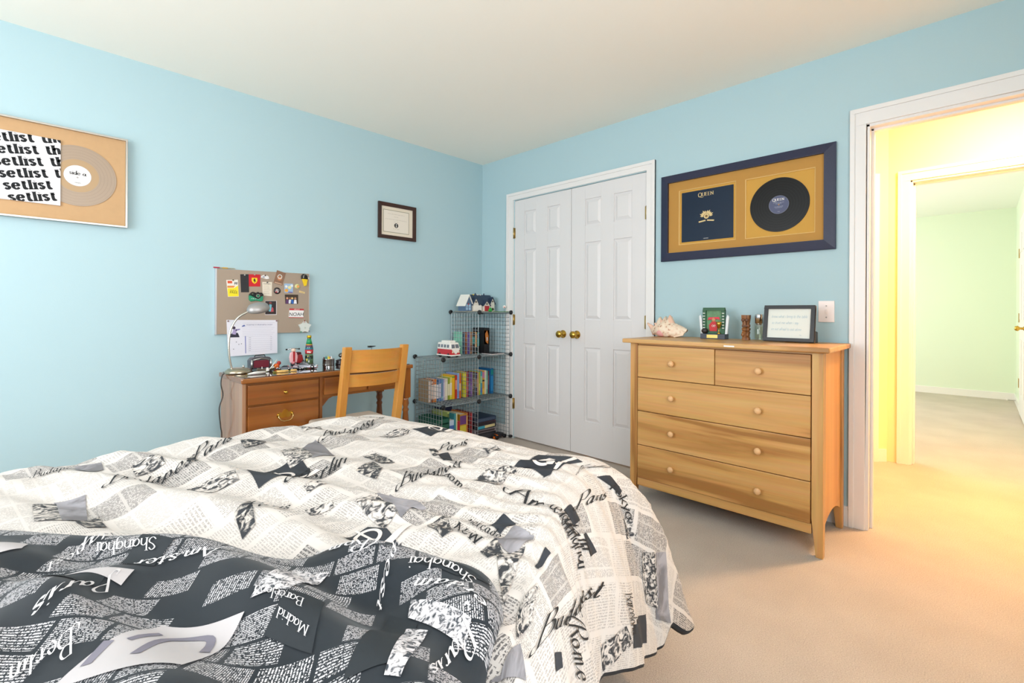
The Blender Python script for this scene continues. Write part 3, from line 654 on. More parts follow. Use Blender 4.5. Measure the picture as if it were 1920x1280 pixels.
# small gold heraldic ornament (generic: shield between two leafy supporters under a crest)
mb = MB(); oc, oz = 2.074, 1.690
disc(mb, B2, oc, oz-.006, .016, .008, .0086, 20)
for s in (-1, 1):
    for k_ in range(5):
        a = R_(8+k_*17.5); r0, r1 = .019, .040+.006*(k_ % 2)
        c0 = (oc+s*math.cos(a)*r0, oz-.008+math.sin(a)*r0); c1 = (oc+s*math.cos(a)*r1, oz-.008+math.sin(a)*r1*.95)
        nx, ny = -math.sin(a)*.0034*s, math.cos(a)*.0034
        mb.prism([(c0[0]-nx, c0[1]-ny), ((c0[0]+c1[0])/2-nx*1.5, (c0[1]+c1[1])/2-ny*1.5), c1, ((c0[0]+c1[0])/2+nx*1.5, (c0[1]+c1[1])/2+ny*1.5), (c0[0]+nx, c0[1]+ny)], B2, .008, .0085+.0003*k_)
    mb.prism([(oc+s*.004, oz-.036), (oc+s*.046, oz-.042), (oc+s*.048, oz-.034), (oc+s*.006, oz-.028)], B2, .008, .0098)
mb.build('sleeve_ornament', gold, sl2)
disc(MB(), B2, oc, oz-.006, .008, .0086, .009, 14).build('ornament_shield', mat('#7a5a2c', .5), sl2)
put_text('sleeve_small_print', 'uuuu', 's', fB(.0084), 2.056, 1.546, .004, M_WHITE, sl2, width=.03)
rcx, rcz = 2.478, 1.692
rc = disc(MB(), B2, rcx, rcz, .1505, .005, .008, 96).build('record', mat('#0b0c0d', .32, spec=.22), qf)
for i, r in enumerate((.064, .078, .092, .106, .120, .134, .147)): disc(MB(), B2, rcx, rcz, r, .008, .0083, 80, r-.0022).build('groove', mat('#141618', .3, spec=.25), rc)
lb2 = disc(MB(), B2, rcx, rcz, .0505, .008, .0088, 48).build('label', mat('#4a5070', .5), qf)
disc(MB(), B2, rcx, rcz, .0505, .0088, .0090, 48, .049).build('label_rim', mat('#7d8296', .5), lb2)
disc(MB(), B2, rcx, rcz, .0035, .0088, .0091, 12).build('spindle_hole', MG, lb2)
put_text('label_text', 'Q', 'q', fB(.0092), rcx-.032, rcz+.020, .0095, M_WHITE, lb2); put_text('label_text', 'UEEN', 'q', fB(.0092), rcx-.018, rcz+.022, .0078, M_WHITE, lb2, width=.046)
for z, w_ in ((.010, .055), (.004, .03), (-.012, .045), (-.018, .035), (-.04, .012)): put_text('label_text', 'nornutonoru'[:max(3, int(w_*150))], 's', fB(.0092), rcx-w_/2, rcz+z, .0026, mat('#b9bccb', .7), lb2, width=w_)
# ================================================================== BED AND DUVET
# ---------- duvet surface ----------
T0=np.array([(-3.60,-1.62),(-2.06,-1.60),(-1.955,-2.45),(-2.62,-2.92),(-3.60,-3.62)])
PD=np.array([0,.1,.2,.3,.4,.5,.6,.7,.8])
PH=np.array([0,.098,.182,.245,.292,.33,.362,.392,.42])
PZ=np.array([.690,.680,.640,.565,.478,.388,.295,.200,.105])
def vnoise(x,y,seed=0):
    xi=np.floor(x).astype(np.int64);yi=np.floor(y).astype(np.int64);fx=x-xi;fy=y-yi
    fx=fx*fx*(3-2*fx);fy=fy*fy*(3-2*fy)
    def hsh(a,b):
        n=(a*374761393+b*668265263+seed*974634777)&0xffffffff
        n=((n^(n>>13))*1274126177)&0xffffffff
        return ((n^(n>>16))&0xffff)/65535.0
    return (hsh(xi,yi)*(1-fx)+hsh(xi+1,yi)*fx)*(1-fy)+(hsh(xi,yi+1)*(1-fx)+hsh(xi+1,yi+1)*fx)*fy
def nearest(p):
    n=len(T0);best=None;bd=np.full(len(p),1e9);bq=np.zeros_like(p);inside=np.ones(len(p),bool)
    per=np.zeros(len(p));acc=0
    for i in range(n):
        a=T0[i];b=T0[(i+1)%n];e=b-a;L=np.hypot(*e)
        inside&=((p[:,0]-a[0])*e[1]-(p[:,1]-a[1])*e[0])>0
        t=np.clip(((p-a)@e)/(L*L),0,1);q=a+t[:,None]*e;d=np.hypot(*(p-q).T)
        m=d<bd;bd=np.where(m,d,bd);bq[m]=q[m];per=np.where(m,acc+t*L,per);acc+=L
    bd=np.where(inside,0,bd);bq[inside]=p[inside]
    return bq,bd,per,inside
def relief(x,y):
    # soft puckers running along the bed, fanning from the fold
    a=vnoise(x*2.2,y*2.2,1)*.05-.025
    w=(x+2.75)/(1.0+.25*(y+2.5))
    r=np.sin((w*1.0+.35*y+.10*vnoise(x*3,y*3,5))*2*np.pi/.17+3*vnoise(x*1.7,y*1.7,2))
    amp=.011*np.exp(-((x+2.62-.25*(y+2.2))/.42)**2)*(.45+.9*vnoise(x*2.5,y*2.5,3))
    b=r*amp
    c=(vnoise(x*9+y*2,y*7,4)-.5)*.012
    e=np.sin((x*.8+y*.45+.06*vnoise(x*5,y*5,11))*2*np.pi/.062+5*vnoise(x*2.1,y*2.1,12))*.0042*vnoise(x*3.3,y*3.3,13)**1.5*1.6
    return a*.45+b*1.25+c+e
def S(p):
    p=np.atleast_2d(np.asarray(p,float))
    q,d,per,ins=nearest(p)
    nrm=np.where(d[:,None]>1e-9,(p-q)/np.maximum(d,1e-9)[:,None],0)
    ang=np.arctan2(nrm[:,1],nrm[:,0])
    # spread by side: right 1, foot .75, near diagonal .5
    sp=np.interp(ang,[-np.pi,-1.6,-.9,-.55,-.25,0,.6,1.57,np.pi],[.6,.5,.74,1.18,1.16,1.04,.9,.75,.6])
    along=np.hypot(q[:,0]-T0[2,0],q[:,1]-T0[2,1])*(q[:,1]<T0[2,1]-1e-6)
    ka=np.clip(along/.42,0,1);sp=sp*(1-.50*ka*ka*(3-2*ka))
    h=np.interp(d,PD,PH);z=np.interp(d,PD,PZ)
    # smooth the profile a little
    for e in (-.035,.035): h=h+np.interp(np.maximum(d+e,0),PD,PH);z=z+np.interp(np.maximum(d+e,0),PD,PZ)
    h/=3;z/=3
    k=np.clip((d-.12)/.5,0,1)
    gath=per+ang*.22
    fold=np.sin(gath*2*np.pi/.27+1.2+2.2*vnoise(gath*2.2,d*0+3,7))
    h=h*sp+k**1.3*(.024*fold+.022*(vnoise(gath*6,d*1.5,8)-.5))*(.45+.55*np.minimum(sp,1))
    rel=relief(p[:,0],p[:,1])*(1-.55*np.clip(d/.3,0,1))
    rel2=(vnoise(p[:,0]*11,p[:,1]*11,9)-.5)*.006
    P=np.empty((len(p),3));P[:,:2]=q+nrm*(h+np.clip(d/.35,0,1)*rel)[:,None];P[:,2]=z+rel*(1-np.clip(d/.5,0,1))+rel2
    return P
bed = thing('bed', 'low divan bed with mattress, hidden beneath the newsprint duvet', 'bed', (-2.83, -2.6, 0))
MB().prism([(-3.58, -1.72), (-2.16, -1.70), (-2.08, -2.40), (-2.66, -2.80), (-3.58, -3.47)], lambda u, v, h: (u, v, h), .34, .625).build('mattress', mat('#e9e6e0', .9), bed, bev=.05, seg=4)
MB().prism([(-3.54, -1.76), (-2.28, -1.78), (-2.24, -2.25), (-2.80, -2.62), (-3.54, -3.20)], lambda u, v, h: (u, v, h), .10, .34).build('base', mat('#7d7770', .9), bed, bev=.01)
for x in (-3.45, -2.34):
    for y in (-3.0 if x < -3 else -2.2, -1.85): MB().lathe([(.001, 0), (.022, 0), (.03, .10)], (x, y, 0), 12).build('leg', M_BLACK, bed)

def newsprint(name, paper, ink, dens, rotz, flip, seed, blk=(.15, .10), tone=.25):
    m, N, L, B = new_mat(name)
    def node(t, **k):
        n = N.new(t)
        for a, b in k.items(): setattr(n, a, b)
        return n
    def math_(op, a, b=None, c=None):
        n = node('ShaderNodeMath', operation=op)
        for i, v in enumerate((a, b, c)):
            if v is None: continue
            if isinstance(v, (int, float)): n.inputs[i].default_value = v
            else: L.new(v, n.inputs[i])
        return n.outputs[0]
    uv = node('ShaderNodeUVMap', uv_map='cloth'); mp = node('ShaderNodeMapping'); mp.inputs['Rotation'].default_value = (0, 0, rotz); mp.inputs['Location'].default_value = (seed, seed*.7, 0)
    L.new(uv.outputs[0], mp.inputs[0]); sx = node('ShaderNodeSeparateXYZ'); L.new(mp.outputs[0], sx.inputs[0])
    X, Y = sx.outputs[0], sx.outputs[1]
    by = math_('FLOOR', math_('DIVIDE', Y, blk[1]))
    wn0 = node('ShaderNodeTexWhiteNoise', noise_dimensions='1D'); L.new(by, wn0.inputs['W'])
    xo = math_('ADD', X, math_('MULTIPLY', wn0.outputs['Value'], .3)); xd = math_('DIVIDE', xo, blk[0]); bxn = math_('FLOOR', xd)
    cb = node('ShaderNodeCombineXYZ'); L.new(bxn, cb.inputs[0]); L.new(by, cb.inputs[1]); cb.inputs[2].default_value = seed
    wn = node('ShaderNodeTexWhiteNoise', noise_dimensions='3D'); L.new(cb.outputs[0], wn.inputs['Vector'])
    sc_ = node('ShaderNodeSeparateColor'); L.new(wn.outputs['Color'], sc_.inputs[0]); r1, r2, r3 = sc_.outputs
    fx_ = math_('FRACT', xd); fy_ = math_('FRACT', math_('DIVIDE', Y, blk[1]))
    sw = math_('GREATER_THAN', r1, .62)
    def mixf(f, a, b): return math_('ADD', math_('MULTIPLY', a, math_('SUBTRACT', 1, f)), math_('MULTIPLY', b, f))
    a = mixf(sw, X, Y); b = mixf(sw, Y, X)
    p = math_('ADD', .0021 if flip else .0030, math_('MULTIPLY', r2, .0014 if flip else .0032)); bl = math_('DIVIDE', b, p); ln = math_('LESS_THAN', math_('FRACT', bl), .60)
    c2 = node('ShaderNodeCombineXYZ'); L.new(math_('MULTIPLY', a, 560 if flip else 330), c2.inputs[0]); L.new(math_('MULTIPLY', math_('FLOOR', bl), 3.7), c2.inputs[1]); L.new(math_('MULTIPLY', b, 420 if flip else 240), c2.inputs[2])
    nz = node('ShaderNodeTexNoise'); nz.inputs['Scale'].default_value = 1; nz.inputs['Detail'].default_value = 2; L.new(c2.outputs[0], nz.inputs['Vector'])
    word = math_('GREATER_THAN', nz.outputs['Fac'], .47)
    # columns inside a block
    colm = math_('GREATER_THAN', math_('FRACT', math_('MULTIPLY', a, 21)), .10 if not flip else -1)
    marg = math_('MULTIPLY', math_('MULTIPLY', math_('GREATER_THAN', fx_, .05), math_('LESS_THAN', fx_, .96)), math_('MULTIPLY', math_('GREATER_THAN', fy_, .07), math_('LESS_THAN', fy_, .95)))
    big = node('ShaderNodeTexNoise'); big.inputs['Scale'].default_value = 7; L.new(mp.outputs[0], big.inputs['Vector'])
    st = math_('MULTIPLY', math_('ADD', .42, math_('MULTIPLY', r3, .58)), dens)
    if flip: st = math_('MULTIPLY', math_('GREATER_THAN', r3, .42), dens)
    ik = math_('MULTIPLY', math_('MULTIPLY', ln, word), math_('MULTIPLY', math_('MULTIPLY', marg, colm), st))
    tn = math_('MULTIPLY', math_('MULTIPLY', math_('GREATER_THAN', r3, .72), marg), tone)
    fac = math_('MINIMUM', math_('ADD', ik, tn), 1.0)
    mx = node('ShaderNodeMix', data_type='RGBA'); L.new(fac, mx.inputs[0])
    pa = node('ShaderNodeMix', data_type='RGBA'); L.new(big.outputs['Fac'], pa.inputs[0]); pa.inputs[6].default_value = srgb(paper[0]); pa.inputs[7].default_value = srgb(paper[1])
    L.new(pa.outputs[2], mx.inputs[6]); mx.inputs[7].default_value = srgb(ink); L.new(mx.outputs[2], B.inputs['Base Color'])
    B.inputs['Roughness'].default_value = .75; B.inputs['Specular IOR Level'].default_value = .25; B.inputs['Sheen Weight'].default_value = .1
    return m
M_NEWS = newsprint('newsprint_cloth', ('#c1bbb6', '#cec8c3'), '#2f2e33', .62, R_(-6), False, 3.1)
M_DARK = newsprint('newsprint_reverse', ('#171d23', '#1e262d'), '#bcbabd', .95, R_(38), True, 8.3, (.060, .036), .0)
M_LIN = mat('#23262c', .85, name='dark_lining')

def surf_mesh(name, p, shape, fn, material, parent, closed=True):
    """p: (rings*n,2) cloth coordinates -> mesh with uv 'cloth'"""
    k, n = shape; P = fn(p)
    i = np.arange(k-1)[:, None]; j = np.arange(n)[None, :] if closed else np.arange(n-1)[None, :]
    j2 = (j+1) % n
    Fq = np.stack([i*n+j, i*n+j2, (i+1)*n+j2, (i+1)*n+j], -1).reshape(-1, 4)
    off = np.array(parent.location) if parent else 0
    me = bpy.data.meshes.new(name); me.from_pydata((P-off).tolist(), [], Fq.tolist()); me.update()
    uvl = me.uv_layers.new(name='cloth'); li = np.empty(len(me.loops), np.int32); me.loops.foreach_get('vertex_index', li)
    uvl.data.foreach_set('uv', p[li].astype(np.float32).ravel())
    me.polygons.foreach_set('use_smooth', [True]*len(me.polygons)); me.materials.append(material)
    o = bpy.data.objects.new(name, me); COL.objects.link(o)
    if parent: o.parent = parent
    return o
dv = thing('duvet', 'cream newsprint duvet with black script city names, corner hanging over bed side', 'duvet', (-2.6, -2.3, .3))
C0 = np.array([-2.80, -2.35])
NT, NR = 660, 150
th_ = np.linspace(0, 2*np.pi, NT, endpoint=False); dirs = np.stack([np.cos(th_), np.sin(th_)], 1)
lo = np.full(NT, .3); hi = np.full(NT, 2.6)
def hemd(p):
    q, d, per, ins = nearest(p); a = np.arctan2(p[:, 1]-q[:, 1], p[:, 0]-q[:, 0])
    al = np.hypot(q[:, 0]-T0[2, 0], q[:, 1]-T0[2, 1])*(q[:, 1] < T0[2, 1]-1e-6)
    return d-(.70-.18*np.clip(al/.32, 0, 1)+.035*np.exp(-((a+.5)/.25)**2)-.05*np.exp(-((a+.72)/.07)**2))
for _ in range(40):
    md = (lo+hi)/2; f_ = hemd(C0+dirs*md[:, None]); lo = np.where(f_ < 0, md, lo); hi = np.where(f_ < 0, hi, md)
rad = lo; rr = np.linspace(.002, 1, NR)**.85
pts = (C0+(rr[:, None, None]*rad[None, :, None])*dirs[None]).reshape(-1, 2)
cov = surf_mesh('cover', pts, (NR, NT), S, M_NEWS, dv)
lin = []
for k_, (dx, dz) in enumerate(((0, 0), (-.002, -.008), (-.014, -.010), (-.03, .02), (-.045, .10))):
    e = S(C0+rad[:, None]*dirs); q, d, per, ins = nearest(C0+rad[:, None]*dirs); nn = (C0+rad[:, None]*dirs-q); nn /= np.maximum(np.hypot(*nn.T), 1e-6)[:, None]
    e[:, :2] += nn*dx; e[:, 2] += dz; lin.append(e)
lin = np.concatenate(lin)
o_ = surf_mesh('lining', np.tile(C0+rad[:, None]*dirs, (5, 1)), (5, NT), lambda p: lin, M_LIN, dv)

# the turned-back flap shows the dark reverse
FO = [(-2.978,-2.085),(-2.903,-2.194),(-2.826,-2.300),(-2.749,-2.385),(-2.678,-2.461),(-2.606,-2.533),(-2.529,-2.615),(-2.491,-2.663),(-2.471,-2.703),(-2.468,-2.743),(-2.475,-2.778),(-2.497,-2.818),(-2.535,-2.850),(-2.575,-2.875),(-2.644,-2.922),(-2.80,-3.03),(-3.05,-3.22),(-3.40,-3.45),(-3.60,-3.30),(-3.62,-2.6),(-3.55,-1.85),(-3.40,-1.70),(-3.22,-1.78),(-3.08,-1.93)]
fo = np.array(catmull(FO+[FO[0]], 14))[:-1]
# resample evenly
seg = np.hypot(*np.diff(np.vstack([fo, fo[:1]]), axis=0).T); cum = np.concatenate([[0], np.cumsum(seg)]); NF = 420
tt = np.linspace(0, cum[-1], NF, endpoint=False); fo = np.stack([np.interp(tt, cum, np.append(fo[:, 0], fo[0, 0])), np.interp(tt, cum, np.append(fo[:, 1], fo[0, 1]))], 1)
FC = np.array([-2.98, -2.62])
def edge_dist(p):
    d = np.full(len(p), 9.)
    for i in range(0, NF, 1): d = np.minimum(d, np.hypot(p[:, 0]-fo[i, 0], p[:, 1]-fo[i, 1]))
    return d
def S2(p):
    p = np.asarray(p, float); P = S(p); e = edge_dist(p)
    t = .036*np.sqrt(np.clip(1-(1-np.minimum(e/.045, 1))**2, 0, 1))
    t += np.clip(e/.1, 0, 1)*(.012*(vnoise(p[:, 0]*6, p[:, 1]*6, 21)-.4)+.010*np.sin((p[:, 0]*.55-p[:, 1])*22+3*vnoise(p[:, 0]*4, p[:, 1]*4, 22))*vnoise(p[:, 0]*3, p[:, 1]*3, 23))
    P[:, 2] = P[:, 2]+t+.002
    return P
r2 = np.concatenate([np.linspace(.004, .84, 70), np.linspace(.845, 1, 26)])
fp = (FC+r2[:, None, None]*(fo-FC)[None]).reshape(-1, 2)
flap = surf_mesh('turned_back_flap', fp, (len(r2), NF), S2, M_DARK, dv)
flap['label'] = 'dark reverse side with white print, folded back over the duvet'

# printed words and pictures, lying on the cloth itself
def normals(fn, p):
    h = .004; a = fn(p+[h, 0])-fn(p-[h, 0]); b = fn(p+[0, h])-fn(p-[0, h]); n = np.cross(a, b); return n/np.maximum(np.linalg.norm(n, axis=1), 1e-9)[:, None]
class Print:
    def __init__(s, fn): s.fn = fn; s.p = []; s.f = []
    def add(s, P, Fs): o = len(s.p); s.p += [tuple(q) for q in P]; s.f += [tuple(i+o for i in f) for f in Fs]
    def word(s, txt, style, base, tops):
        """letters between a baseline and a cap line, both given on the flat cloth"""
        V, Fc, W = text2d(txt, style); b = np.array(base, float); tp = np.array(tops, float)
        cum = np.concatenate([[0], np.cumsum(np.hypot(*np.diff(b, axis=0).T))])/np.hypot(*np.diff(b, axis=0).T).sum()
        x = np.array([p[0] for p in V])/W; y = np.array([p[1] for p in V])/1.72
        i = np.clip(np.searchsorted(cum, x, 'right')-1, 0, len(b)-2); k = ((x-cum[i])/(cum[i+1]-cum[i]))[:, None]
        B_ = b[i]+(b[i+1]-b[i])*k; T_ = tp[i]+(tp[i+1]-tp[i])*k
        s.add(B_+(T_-B_)*y[:, None], Fc)
    def quad(s, c, n=14):
        a, b, d, e = [np.array(q, float) for q in c]; P = []
        for i in range(n+1):
            for j in range(n+1): u, v = i/n, j/n; P.append(a*(1-u)*(1-v)+b*u*(1-v)+d*u*v+e*(1-u)*v)
        s.add(P, [(i*(n+1)+j, (i+1)*(n+1)+j, (i+1)*(n+1)+j+1, i*(n+1)+j+1) for i in range(n) for j in range(n)])
    def line(s, pts, w_):
        pts = catmull(pts, 6); P = []; n = len(pts)
        for i, q in enumerate(pts):
            t = pts[min(i+1, n-1)]-pts[max(i-1, 0)]; t = t/max(1e-9, np.hypot(*t)); P += [q+np.array([-t[1], t[0]])*w_/2, q-np.array([-t[1], t[0]])*w_/2]
        s.add(P, [(2*i, 2*i+1, 2*i+3, 2*i+2) for i in range(n-1)])
    def build(s, name, m, lift):
        p = np.array(s.p); n = normals(s.fn, p); n[n[:, 2] < -.2] *= -1
        P = s.fn(p)+n*lift-np.array(dv.location)
        me = bpy.data.meshes.new(name); me.from_pydata(P.tolist(), [], s.f); me.update()
        uvl = me.uv_layers.new(name='cloth'); li = np.empty(len(me.loops), np.int32); me.loops.foreach_get('vertex_index', li); uvl.data.foreach_set('uv', p[li].astype(np.float32).ravel())
        me.polygons.foreach_set('use_smooth', [True]*len(me.polygons)); me.materials.append(m)
        o = bpy.data.objects.new(name, me); COL.objects.link(o); o.parent = dv; o['kind'] = 'stuff'
        return o
def engraving(name, c1, c2, scale, thr):
    m, N, L, B = new_mat(name); uv = N.new('ShaderNodeUVMap'); uv.uv_map = 'cloth'
    n1 = N.new('ShaderNodeTexNoise'); n1.inputs['Scale'].default_value = scale; n1.inputs['Detail'].default_value = 5; n1.inputs['Distortion'].default_value = 1.6
    cr = N.new('ShaderNodeValToRGB'); e = cr.color_ramp.elements; e[0].position = thr-.07; e[0].color = srgb(c1); e[1].position = thr+.08; e[1].color = srgb(c2)
    L.new(uv.outputs[0], n1.inputs['Vector']); L.new(n1.outputs['Fac'], cr.inputs[0]); L.new(cr.outputs[0], B.inputs['Base Color']); B.inputs['Roughness'].default_value = .8
    return m
WORDS = [
 ('Budapest','k',[(-2.823,-1.921),(-2.641,-1.878)],[(-2.818,-1.858),(-2.622,-1.795)]),
 ('Paris','k',[(-2.637,-1.765),(-2.519,-1.709)],[(-2.619,-1.681),(-2.492,-1.613)]),
 ('Paris','k',[(-2.662,-2.289),(-2.568,-2.268)],[(-2.643,-2.233),(-2.541,-2.209)]),
 ('Budapest','k',[(-2.310,-1.826),(-2.094,-1.770)],[(-2.260,-1.715),(-2.039,-1.662)]),
 ('Berlin','k',[(-2.529,-2.162),(-2.359,-2.108)],[(-2.496,-2.073),(-2.306,-2.002)]),
 ('Budapest','k',[(-2.354,-2.335),(-2.156,-2.319)],[(-2.314,-2.272),(-2.089,-2.238)]),
 ('Paris','k',[(-2.134,-2.184),(-2.013,-2.176)],[(-2.089,-2.124),(-1.958,-2.110)]),
 ('Paris','k',[(-2.082,-1.650),(-2.000,-1.680)],[(-2.066,-1.619),(-1.979,-1.644)]),
 ('Rome','k',[(-2.243,-2.347),(-2.257,-2.463)],[(-2.204,-2.313),(-2.221,-2.436)]),
 ('New','s',[(-2.405,-2.583),(-2.409,-2.665)],[(-2.371,-2.568),(-2.377,-2.655)]),
 ('Mercado','k',[(-2.359,-2.567),(-2.355,-2.666)],[(-2.330,-2.547),(-2.329,-2.651)]),
 ('Berlin','k',[(-1.952,-2.579),(-1.823,-2.543)],[(-1.901,-2.545),(-1.780,-2.508)]),
 ('Amsterdam','k',[(-2.193,-2.528),(-2.197,-2.603),(-2.178,-2.693),(-2.131,-2.776),(-2.075,-2.820),(-2.050,-2.846)],[(-2.148,-2.496),(-2.148,-2.578),(-2.124,-2.677),(-2.072,-2.760),(-2.019,-2.808),(-1.998,-2.835)]),
 ('Paris','k',[(-2.068,-2.721),(-1.863,-2.677)],[(-2.039,-2.673),(-1.819,-2.627)]),
 ('Tokyo','s',[(-1.819,-2.631),(-1.788,-2.645),(-1.761,-2.671),(-1.740,-2.709)],[(-1.804,-2.598),(-1.772,-2.619),(-1.740,-2.652),(-1.715,-2.694)]),
 ('Shanghai','s',[(-2.181,-2.740),(-2.145,-2.781),(-2.116,-2.820),(-2.097,-2.851),(-2.101,-2.877)],[(-2.138,-2.734),(-2.097,-2.774),(-2.068,-2.813),(-2.050,-2.847),(-2.047,-2.875)]),
 ('Budapest','k',[(-2.482,-2.948),(-2.312,-2.963),(-1.974,-2.923)],[(-2.450,-2.921),(-2.262,-2.928),(-1.966,-2.873)]),
 ('Rome','k',[(-2.302,-2.961),(-2.301,-3.007),(-2.282,-3.048)],[(-2.192,-2.965),(-2.197,-3.010),(-2.179,-3.054)]),
 ('Barcelona','s',[(-1.874,-2.910),(-1.853,-2.949),(-1.836,-2.991)],[(-1.806,-2.901),(-1.788,-2.944),(-1.784,-2.987)]),
 ('Budapest','k',[(-2.937,-1.702),(-2.855,-1.722)],[(-2.936,-1.651),(-2.852,-1.668)])]
FLAP_WORDS = [
 ('Shanghai','s',[(-2.523,-2.792),(-2.527,-2.747),(-2.537,-2.712),(-2.555,-2.681)],[(-2.542,-2.804),(-2.546,-2.762),(-2.556,-2.732),(-2.573,-2.704)]),
 ('erdam','k',[(-2.551,-2.842),(-2.551,-2.788),(-2.575,-2.717)],[(-2.568,-2.850),(-2.568,-2.801),(-2.592,-2.735)]),
 ('apest','k',[(-2.534,-2.620),(-2.577,-2.659),(-2.624,-2.707)],[(-2.533,-2.644),(-2.575,-2.681),(-2.621,-2.725)]),
 ('Rome','k',[(-2.575,-2.608),(-2.627,-2.527)],[(-2.587,-2.627),(-2.638,-2.549)]),
 ('Barcelona','s',[(-2.714,-2.696),(-2.745,-2.626)],[(-2.721,-2.708),(-2.752,-2.640)]),
 ('Madrid','s',[(-2.724,-2.739),(-2.738,-2.686)],[(-2.731,-2.747),(-2.744,-2.695)]),
 ('Paris','k',[(-2.578,-2.833),(-2.631,-2.864),(-2.677,-2.890)],[(-2.575,-2.861),(-2.627,-2.887),(-2.673,-2.911)]),
 ('dapest','k',[(-2.846,-2.266),(-2.889,-2.291),(-2.928,-2.332)],[(-2.846,-2.304),(-2.887,-2.326),(-2.924,-2.363)]),
 ('Paris','k',[(-2.865,-2.439),(-2.907,-2.472),(-2.944,-2.498)],[(-2.862,-2.475),(-2.904,-2.504),(-2.940,-2.527)]),
 ('Shanghai','s',[(-2.807,-2.385),(-2.870,-2.303)],[(-2.812,-2.411),(-2.873,-2.332)]),
 ('Amster','k',[(-2.744,-2.484),(-2.839,-2.409)],[(-2.749,-2.507),(-2.842,-2.434)]),
 ('Berlin','k',[(-2.909,-2.560),(-2.962,-2.573)],[(-2.905,-2.600),(-2.956,-2.609)])]
pk = Print(S)
for w_ in WORDS: pk.word(*w_)
pd = Print(S); pg = Print(S); pe = Print(S); pl = Print(S)
DQ = [[(-2.572,-2.001),(-2.431,-1.964),(-2.444,-2.083),(-2.585,-2.134)],
 [(-2.048,-1.928),(-1.916,-1.952),(-1.891,-2.007),(-2.039,-2.023)],
 [(-2.055,-2.407),(-1.947,-2.399),(-1.884,-2.518),(-2.060,-2.522)],
 [(-2.556,-2.469),(-2.498,-2.457),(-2.480,-2.493),(-2.490,-2.550)],
 [(-2.328,-2.604),(-2.287,-2.606),(-2.293,-2.646),(-2.343,-2.653)],
 [(-2.056,-2.796),(-2.036,-2.788),(-1.997,-2.834),(-2.029,-2.847)],
 [(-1.846,-2.595),(-1.815,-2.578),(-1.771,-2.624),(-1.776,-2.646)],
 [(-2.122,-2.711),(-2.072,-2.699),(-2.057,-2.756),(-2.096,-2.771)],
 [(-1.817,-2.971),(-1.633,-2.937),(-1.622,-3.002),(-1.827,-3.016)],
 [(-2.370,-2.802),(-2.295,-2.785),(-2.285,-2.814),(-2.365,-2.817)],
 [(-2.112,-2.205),(-2.136,-2.258),(-2.168,-2.257),(-2.144,-2.202)],
 [(-2.414,-2.983),(-2.384,-2.992),(-2.395,-3.011),(-2.426,-3.006)]]
GQ = [[(-2.906,-1.892),(-2.857,-1.912),(-2.866,-2.075),(-2.901,-2.071)],
 [(-2.387,-1.851),(-2.313,-1.796),(-2.334,-1.972),(-2.412,-2.005)],
 [(-2.423,-2.355),(-2.375,-2.333),(-2.373,-2.468),(-2.446,-2.488)],
 [(-1.608,-2.749),(-1.568,-2.726),(-1.465,-2.897),(-1.540,-2.922)],
 [(-2.589,-2.891),(-2.546,-2.895),(-2.509,-2.907),(-2.529,-2.969)],
 [(-2.375,-2.669),(-2.312,-2.660),(-2.312,-2.709),(-2.388,-2.728)],
 [(-2.859,-1.626),(-2.808,-1.633),(-2.811,-1.723),(-2.863,-1.734)]]
EQ = [[(-2.200,-2.406),(-2.074,-2.402),(-2.087,-2.452),(-2.188,-2.481)],
 [(-2.938,-1.910),(-2.903,-1.902),(-2.901,-2.071),(-2.936,-2.042)],
 [(-2.453,-1.891),(-2.382,-1.857),(-2.402,-1.991),(-2.469,-2.007)],
 [(-2.477,-2.366),(-2.423,-2.355),(-2.442,-2.468),(-2.484,-2.489)],
 [(-1.661,-2.775),(-1.613,-2.751),(-1.544,-2.891),(-1.615,-2.906)],
 [(-2.410,-2.713),(-2.354,-2.726),(-2.436,-2.776),(-2.484,-2.806)],
 [(-1.950,-3.014),(-1.868,-2.974),(-1.834,-3.006),(-1.923,-3.058)],
 [(-2.693,-1.997),(-2.597,-2.004),(-2.605,-2.064),(-2.694,-2.064)],
 [(-2.517,-2.206),(-2.467,-2.200),(-2.477,-2.234),(-2.520,-2.240)],
 [(-2.143,-1.881),(-2.058,-1.889),(-2.062,-1.948),(-2.141,-1.942)],
 [(-2.762,-1.750),(-2.702,-1.751),(-2.702,-1.821),(-2.762,-1.832)],
 [(-2.294,-1.615),(-2.207,-1.585),(-2.235,-1.669),(-2.303,-1.682)],
 [(-2.484,-2.831),(-2.388,-2.848),(-2.453,-2.900),(-2.511,-2.891)],
 [(-2.547,-2.289),(-2.500,-2.311),(-2.508,-2.337),(-2.548,-2.320)],
 [(-1.761,-2.719),(-1.730,-2.693),(-1.701,-2.742),(-1.762,-2.773)],
 [(-2.018,-2.246),(-1.962,-2.239),(-1.983,-2.288),(-2.029,-2.281)]]
EQ2 = [[(-2.281,-2.032),(-2.249,-2.050),(-2.256,-2.160),(-2.293,-2.154)],
 [(-2.369,-2.163),(-2.302,-2.128),(-2.318,-2.204),(-2.363,-2.250)],
 [(-2.139,-2.147),(-2.113,-2.142),(-2.142,-2.205),(-2.165,-2.207)],
 [(-2.428,-2.545),(-2.371,-2.533),(-2.412,-2.604),(-2.436,-2.604)],
 [(-2.668,-2.261),(-2.630,-2.227),(-2.650,-2.321),(-2.676,-2.336)],
 [(-2.636,-1.713),(-2.615,-1.705),(-2.626,-1.796),(-2.646,-1.812)],
 [(-2.416,-2.680),(-2.372,-2.673),(-2.392,-2.712),(-2.428,-2.712)],
 [(-2.884,-2.087),(-2.847,-2.047),(-2.842,-2.123),(-2.870,-2.146)],
 [(-2.507,-1.729),(-2.445,-1.716),(-2.452,-1.782),(-2.516,-1.805)]]
